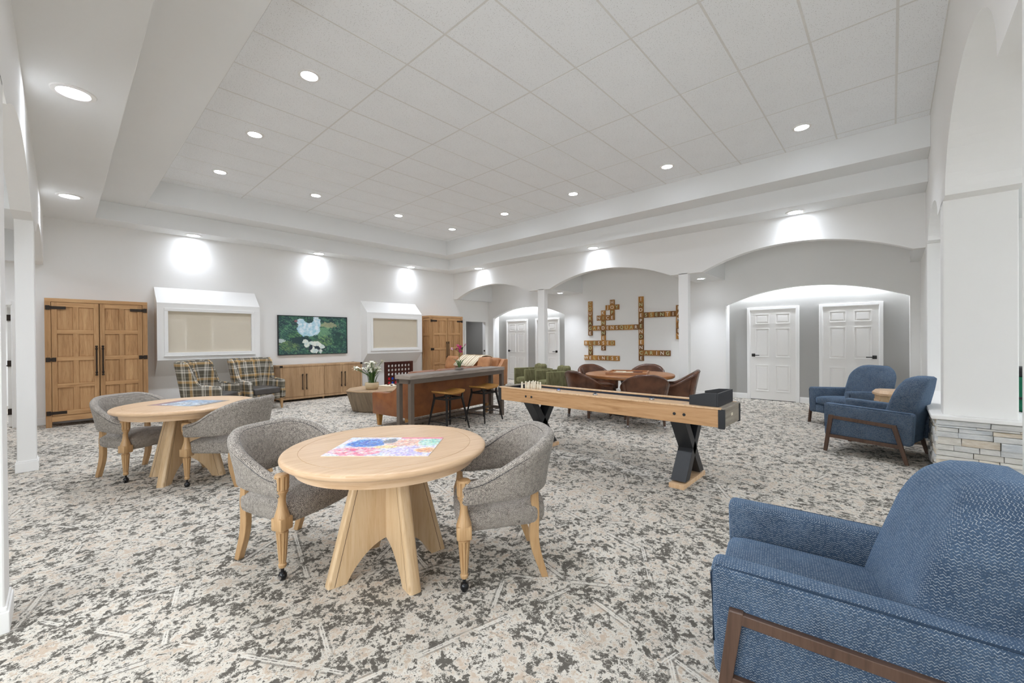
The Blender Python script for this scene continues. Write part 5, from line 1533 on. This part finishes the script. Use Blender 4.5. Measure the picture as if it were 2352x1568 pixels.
# ------------------------------------------------------------------ giant connect-the-discs game
t = thing('disc_drop_game', 'large dark wooden disc-drop game with red and blue discs', 'game', (6.04, 9.62, 0))
w = 0.415; cw = 0.098; r = 0.033
z0, z1 = 0.10, 0.835
fr = MB().box(-w, -w + 0.065, -0.035, 0.035, 0.0, z1).box(w - 0.065, w, -0.035, 0.035, 0.0, z1).box(-w + 0.065, w - 0.065, -0.035, 0.035, z1 - 0.05, z1).box(-w + 0.065, w - 0.065, -0.035, 0.035, 0.1, 0.13)
fr.build('frame', 'c4wood', t, bevel=0.003)
for s_ in (-1, 1): MB().box(s_ * (w - 0.0325) - 0.0325, s_ * (w - 0.0325) + 0.0325, -0.2, 0.2, 0.0, 0.05).build('foot', 'c4wood', t, bevel=0.004)
pn = MB(); ch = (z1 - 0.05 - 0.13) / 6
for row in range(6):
    for c_ in range(7):
        cx = -w + 0.065 + (c_ + 0.5) * (2 * w - 0.13) / 7; cz = 0.13 + (row + 0.5) * ch
        hw, hh = (2 * w - 0.13) / 14, ch / 2
        sq = []; ci = []
        for k in range(24):
            a = 2 * PI * k / 24; c, s_ = math.cos(a), math.sin(a); m_ = max(abs(c) / hw, abs(s_) / hh)
            sq.append((cx + c / m_, cz + s_ / m_)); ci.append((cx + 0.036 * c, cz + 0.036 * s_))
        for y in (-0.02, 0.02):
            pn.add([(x, y, z) for x, z in sq] + [(x, y, z) for x, z in ci], [(k, (k + 1) % 24, 24 + (k + 1) % 24, 24 + k) for k in range(24)])
        pn.add([(x, -0.02, z) for x, z in ci] + [(x, 0.02, z) for x, z in ci], [(k, (k + 1) % 24, 24 + (k + 1) % 24, 24 + k) for k in range(24)])
pn.build('grid_panel', 'c4wood', t, recalc=False)
dm = {}
for row in range(3):
    for c_ in range(7):
        mat = ('red', 'bluedisc')[(c_ + (row // 2) * (c_ > 1)) % 2]
        if c_ > 4 and row == 2: continue
        cx = -w + 0.065 + (c_ + 0.5) * (2 * w - 0.13) / 7; cz = 0.13 + (row + 0.5) * ch
        if mat not in dm: dm[mat] = MB().tube([(0, -0.008, 0), (0, 0.008, 0)], 0.04, 24).build('disc', mat, t)
        o = dm[mat] if dm[mat].location.length == 0 else dm[mat].copy()
        if o is not dm[mat]: COL.objects.link(o); o.parent = t
        o.location = (cx, 0, cz)

# ------------------------------------------------------------------ green armchairs
def green_chair(label, loc, th, group):
    t = thing('armchair', label, 'armchair', loc, th2rz(th), group)
    for sx in (-1, 1):
        xa, xb_ = sorted((sx * 0.37, sx * 0.26))
        a = MB().rbox(xa, xb_, -0.38, 0.38, 0.1, 0.655, 0.02, 3).build('arm', 'green', t, True)
        MB().tube([(sx * 0.362, 0.374, 0.12), (sx * 0.362, 0.374, 0.645), (sx * 0.362, -0.374, 0.649)], 0.006, 6).build('piping', 'green', a, True)
        for y in (-0.32, 0.32): MB().lathe([(0.015, 0), (0.022, 0.1)], sx * 0.31, y, 12).build('leg', 'darkwood', t, True)
    MB().rbox(-0.265, 0.265, -0.37, 0.36, 0.1, 0.28, 0.015, 2).build('seat_base', 'green', t, True)
    MB().cushion(-0.258, 0.258, -0.2, 0.375, 0.27, 0.43, 0.045, 0.02).build('seat_cushion', 'green', t, True, autosm=math.radians(80))
    MB().rbox(-0.27, 0.27, -0.385, -0.26, 0.2, 0.66, 0.03, 3).build('back', 'green', t, True)
    def pw(p):
        return Vector((p.x, p.y - 0.12 * (p.z - 0.42), p.z + 0.012 * math.sin(p.x * 60)))
    MB().cushion(-0.25, 0.25, -0.27, -0.10, 0.42, 0.76, 0.075, 0.0, pw).build('back_cushion', 'green', t, True, autosm=math.radians(80))
    return t
gg = 'green velvet armchairs'
gc = green_chair('olive green velvet armchair nearer the leather chairs', (7.89, 5.85, 0), 153, gg)
dup(gc, (8.20, 6.80, 0), th2rz(155), 'olive green velvet armchair farther back, by the slim column')

# ------------------------------------------------------------------ leather game table
t = thing('game_table', 'round walnut game table ringed by brown leather chairs', 'table', (7.13, 3.60, 0))
MB().lathe([(0.02, 0.685), (0.77, 0.685), (0.795, 0.70), (0.80, 0.72), (0.795, 0.742), (0.775, 0.75), (0.02, 0.75)], seg=80).build('tabletop', 'poker', t, True, autosm=math.radians(35))
MB().lathe([(0.34, 0.0), (0.34, 0.05), (0.3, 0.09), (0.14, 0.16), (0.11, 0.3), (0.12, 0.5), (0.16, 0.62), (0.3, 0.685)], seg=40).build('pedestal', 'black', t, True)
tag_ = thing('board_game', 'wooden framed board game on the round walnut table', 'board game', (7.05, 3.58, 0.75), math.radians(-70))
MB().rbox(-0.33, 0.33, -0.33, 0.33, 0, 0.022, 0.004, 2).build('base', 'poker', tag_)
for a0, a1, b0, b1 in ((-0.35, 0.35, -0.35, -0.32), (-0.35, 0.35, 0.32, 0.35), (-0.35, -0.32, -0.32, 0.32), (0.32, 0.35, -0.32, 0.32)):
    MB().box(a0, a1, b0, b1, 0, 0.045).build('rim', 'poker', tag_, bevel=0.004)
for i, (x, y) in enumerate(((-0.15, -0.15), (0.15, -0.15), (-0.15, 0.15), (0.15, 0.15), (0, 0))):
    MB().box(x - 0.09, x + 0.09, y - 0.06, y + 0.06, 0.022, 0.032).build('card_tray', 'boardw' if i % 2 == 0 else 'boardd', tag_, bevel=0.002)

def leather_chair(label, loc, th, group):
    t = thing('leather_chair', label, 'chair', loc, th2rz(th), group)
    path = upath(0.29, 0.29, 0.22, 2.6, 44, 0.30)
    zt = lambda q: 0.60 + 0.25 * smooth01(((0.5 - abs(q - 0.5)) - 0.11) / 0.34)
    zb = lambda q: 0.36
    ln = lambda q: 0.01 + 0.085 * smooth01((0.5 - abs(q - 0.5)) / 0.4)
    tk = lambda q: 0.07
    sh = shell(MB(), path, zt, zb, tk, ln).build('backrest', 'brown', t, True, autosm=math.radians(70))
    piping(path, zt, zb, ln, 0.036, -0.03, 0.004).build('piping', 'brown', sh, True)
    sm = MB()
    for q in (0.33, 0.67):
        i = int(q * (len(path) - 1)); x, y = path[i]; L_ = math.hypot(x, y + 0.02)
        nx, ny = x / L_, y / L_
        pts = []
        for k in range(7):
            s_ = k / 6; z = 0.37 + (zt(q) - 0.04 - 0.37) * s_; o = 0.036 + ln(q) * s_ ** 1.2; pts.append((x + nx * o, y + ny * o, z))
        sm.tube(pts, 0.004, 5)
    sm.build('seam', 'brown', sh, True)
    MB().cushion(-0.262, 0.262, -0.24, 0.27, 0.35, 0.47, 0.045, 0.03).build('seat', 'brown', t, True, autosm=math.radians(80))
    MB().rbox(-0.28, 0.28, -0.26, 0.25, 0.325, 0.375, 0.012, 2).build('seat_frame', 'darkwood', t)
    for sx in (-1, 1):
        for sy, y in ((1, 0.23), (-1, -0.23)):
            lg = MB().loft([[(sx * (0.255 + 0.02 * (1 - z / 0.33)) + a * k, y + sy * 0.02 * (1 - z / 0.33) + b * k, z) for a, b in ((-1, -1), (1, -1), (1, 1), (-1, 1))] for k, z in ((0.016, 0.055), (0.021, 0.33))]).build('leg', 'darkwood', t)
            c_ = MB().tube([(sx * 0.275 - 0.013, y + sy * 0.02, 0.03), (sx * 0.275 + 0.013, y + sy * 0.02, 0.03)], 0.03, 16).lathe([(0.008, 0.04), (0.008, 0.06)], sx * 0.275, y + sy * 0.02, 8)
            c_.build('caster', 'chrome', lg, True)
        MB().bar((sx * 0.265, -0.23, 0.18), (sx * 0.265, 0.23, 0.18), 0.022, 0.03).build('stretcher', 'darkwood', t)
    return t
gl = 'brown leather chairs around the game table'
lc = leather_chair('brown leather tub chair at the left front of the walnut game table', (6.32, 3.95, 0), -18, gl)
dup(lc, (6.28, 2.92, 0), th2rz(32), 'brown leather tub chair seen from behind at the front of the walnut game table')
dup(lc, (7.36, 2.84, 0), th2rz(108), 'brown leather tub chair at the right side of the walnut game table')
dup(lc, (7.62, 4.55, 0), th2rz(-117), 'brown leather tub chair at the back left of the walnut game table')
dup(lc, (8.2, 3.8, 0), th2rz(187), 'brown leather tub chair at the back right of the walnut game table')

# ------------------------------------------------------------------ word tiles on the hall wall
letter_mesh = {}
def letter(ch):
    if ch not in letter_mesh:
        cu = bpy.data.curves.new('letter_' + ch, 'FONT'); cu.body = ch; cu.size = 0.128; cu.align_x = 'CENTER'; cu.align_y = 'CENTER'; cu.extrude = 0.002; cu.offset = 0.0012
        ob = bpy.data.objects.new('tmp', cu); COL.objects.link(ob)
        dg = bpy.context.evaluated_depsgraph_get()
        me = bpy.data.meshes.new_from_object(ob.evaluated_get(dg))
        bpy.data.objects.remove(ob)
        xs = [v.co.x for v in me.vertices]; ys = [v.co.y for v in me.vertices]
        ox, oy = (min(xs) + max(xs)) / 2, (min(ys) + max(ys)) / 2
        for v in me.vertices: v.co = (v.co.x - ox, v.co.y - oy, v.co.z)
        me.materials.clear(); me.materials.append(M['letterw'])
        m2 = me.copy(); m2.materials.clear(); m2.materials.append(M['letterg'])
        letter_mesh[ch] = (me, m2)
    return letter_mesh[ch]
TP = 0.141
tile_mesh = {}
used_cells = set()
def word(text, y0, z0, horiz, label, n_vis=None):
    t = thing('word_tiles', label, 'wall sign', (XC, y0, z0), 0, 'crossword of wooden letter tiles on the hall wall')
    for i, ch in enumerate(text):
        yy = -i * TP if horiz else 0.0; zz = 0.0 if horiz else -i * TP
        cell = (round((y0 + yy) / TP), round((z0 + zz - 0.02) / TP))
        key = (round(y0 + yy, 2), round(z0 + zz, 2))
        if any(abs(key[0] - a) < 0.06 and abs(key[1] - b) < 0.06 for a, b in used_cells): continue
        used_cells.add(key)
        mat = random.choice(('tileA', 'tileA', 'tileB', 'tileB', 'tileC'))
        if mat not in tile_mesh:
            o = MB().box(-0.03, 0, -TP / 2 + 0.0008, TP / 2 - 0.0008, -TP / 2 + 0.0008, TP / 2 - 0.0008).build('tile', mat, t, bevel=0.004); tile_mesh[mat] = o
        else:
            o = tile_mesh[mat].copy(); COL.objects.link(o); o.parent = t
        o.location = (0, yy, zz)
        me = letter(ch)[1 if random.random() < 0.36 else 0]
        lo = bpy.data.objects.new('letter', me); COL.objects.link(lo); lo.parent = o
        lo.matrix_local = Matrix(((0, 0, -1, -0.032), (-1, 0, 0, 0), (0, 1, 0, 0), (0, 0, 0, 1)))
    return t
YC, YI = 6.41, 4.865
word('COURAGE', YC, 2.405, False, 'vertical row of wooden letter tiles spelling COURAGE')
word('INDEPENDENCE', YI, 2.43, False, 'tall vertical row of wooden letter tiles spelling INDEPENDENCE')
word('GARDENSQUARE', YC, 2.405 - 5 * TP, True, 'long horizontal row of letter tiles starting from COURAGE and ending in INDEPENDENCE')
zg = 2.405 - 5 * TP; yk = YC - 3 * TP
word('KINDNESS', yk, zg + 3 * TP, False, 'vertical row of wooden letter tiles spelling KINDNESS')
word('NICE', yk + TP, zg + 2 * TP, True, 'short horizontal row of letter tiles spelling NICE')
word('HOPE', yk - 2 * TP, zg + 5 * TP, False, 'short vertical row of letter tiles spelling HOPE')
word('JOY', yk - TP, zg + 4 * TP, True, 'short horizontal row of letter tiles spelling JOY')
word('BLESSED', yk + 4 * TP, zg - 3 * TP, True, 'horizontal row of letter tiles spelling BLESSED')
word('LOVE', YC, zg - 3 * TP, False, 'short vertical row of letter tiles spelling LOVE')
word('WELLNESS', YC + TP, zg - 6 * TP, True, 'lowest horizontal row of letter tiles spelling WELLNESS')
word('ESSENTIAL', YI, 2.43 - 3 * TP, True, 'horizontal row of letter tiles spelling ESSENTIAL, its end behind the column')
word('FAMILY', YI - 7 * TP, 2.43 - 2 * TP, False, 'vertical row of letter tiles spelling FAMILY, half behind the column')
word('CARING', YI, 2.43 - 10 * TP, True, 'horizontal row of letter tiles spelling CARING')

# ------------------------------------------------------------------ bag on the half wall, cord behind the chair
t = thing('cloth_bag', 'green bag with black top standing on the half wall behind the column', 'bag', (6.75, -1.02, 0.618))
MB().cushion(-0.16, 0.16, -0.1, 0.1, 0.0, 0.36, 0.05, 0.0).build('body', 'bag', t, True)
MB().cushion(-0.13, 0.13, -0.08, 0.08, 0.34, 0.46, 0.04, 0.0).build('flap', 'black', t, True)
MB().rbox(-0.165, 0.165, -0.104, 0.104, 0.13, 0.155, 0.004, 2).build('strap', 'black', t)
MB().rbox(-0.12, 0.0, 0.095, 0.108, 0.02, 0.1, 0.004, 2).build('patch', 'redcloth', t)
pts = [(7.1, -0.296, 0.56), (7.07, -0.292, 0.4), (7.11, -0.294, 0.28), (7.08, -0.29, 0.2), (7.14, -0.29, 0.17), (7.1, -0.288, 0.12), (7.2, -0.29, 0.06), (7.35, -0.29, 0.006)]
tag(MB().tube(pts, 0.006, 8).build('power_cord', 'black', None, True), 'black power cord hanging against the stone wall behind the blue armchair', 'cord')
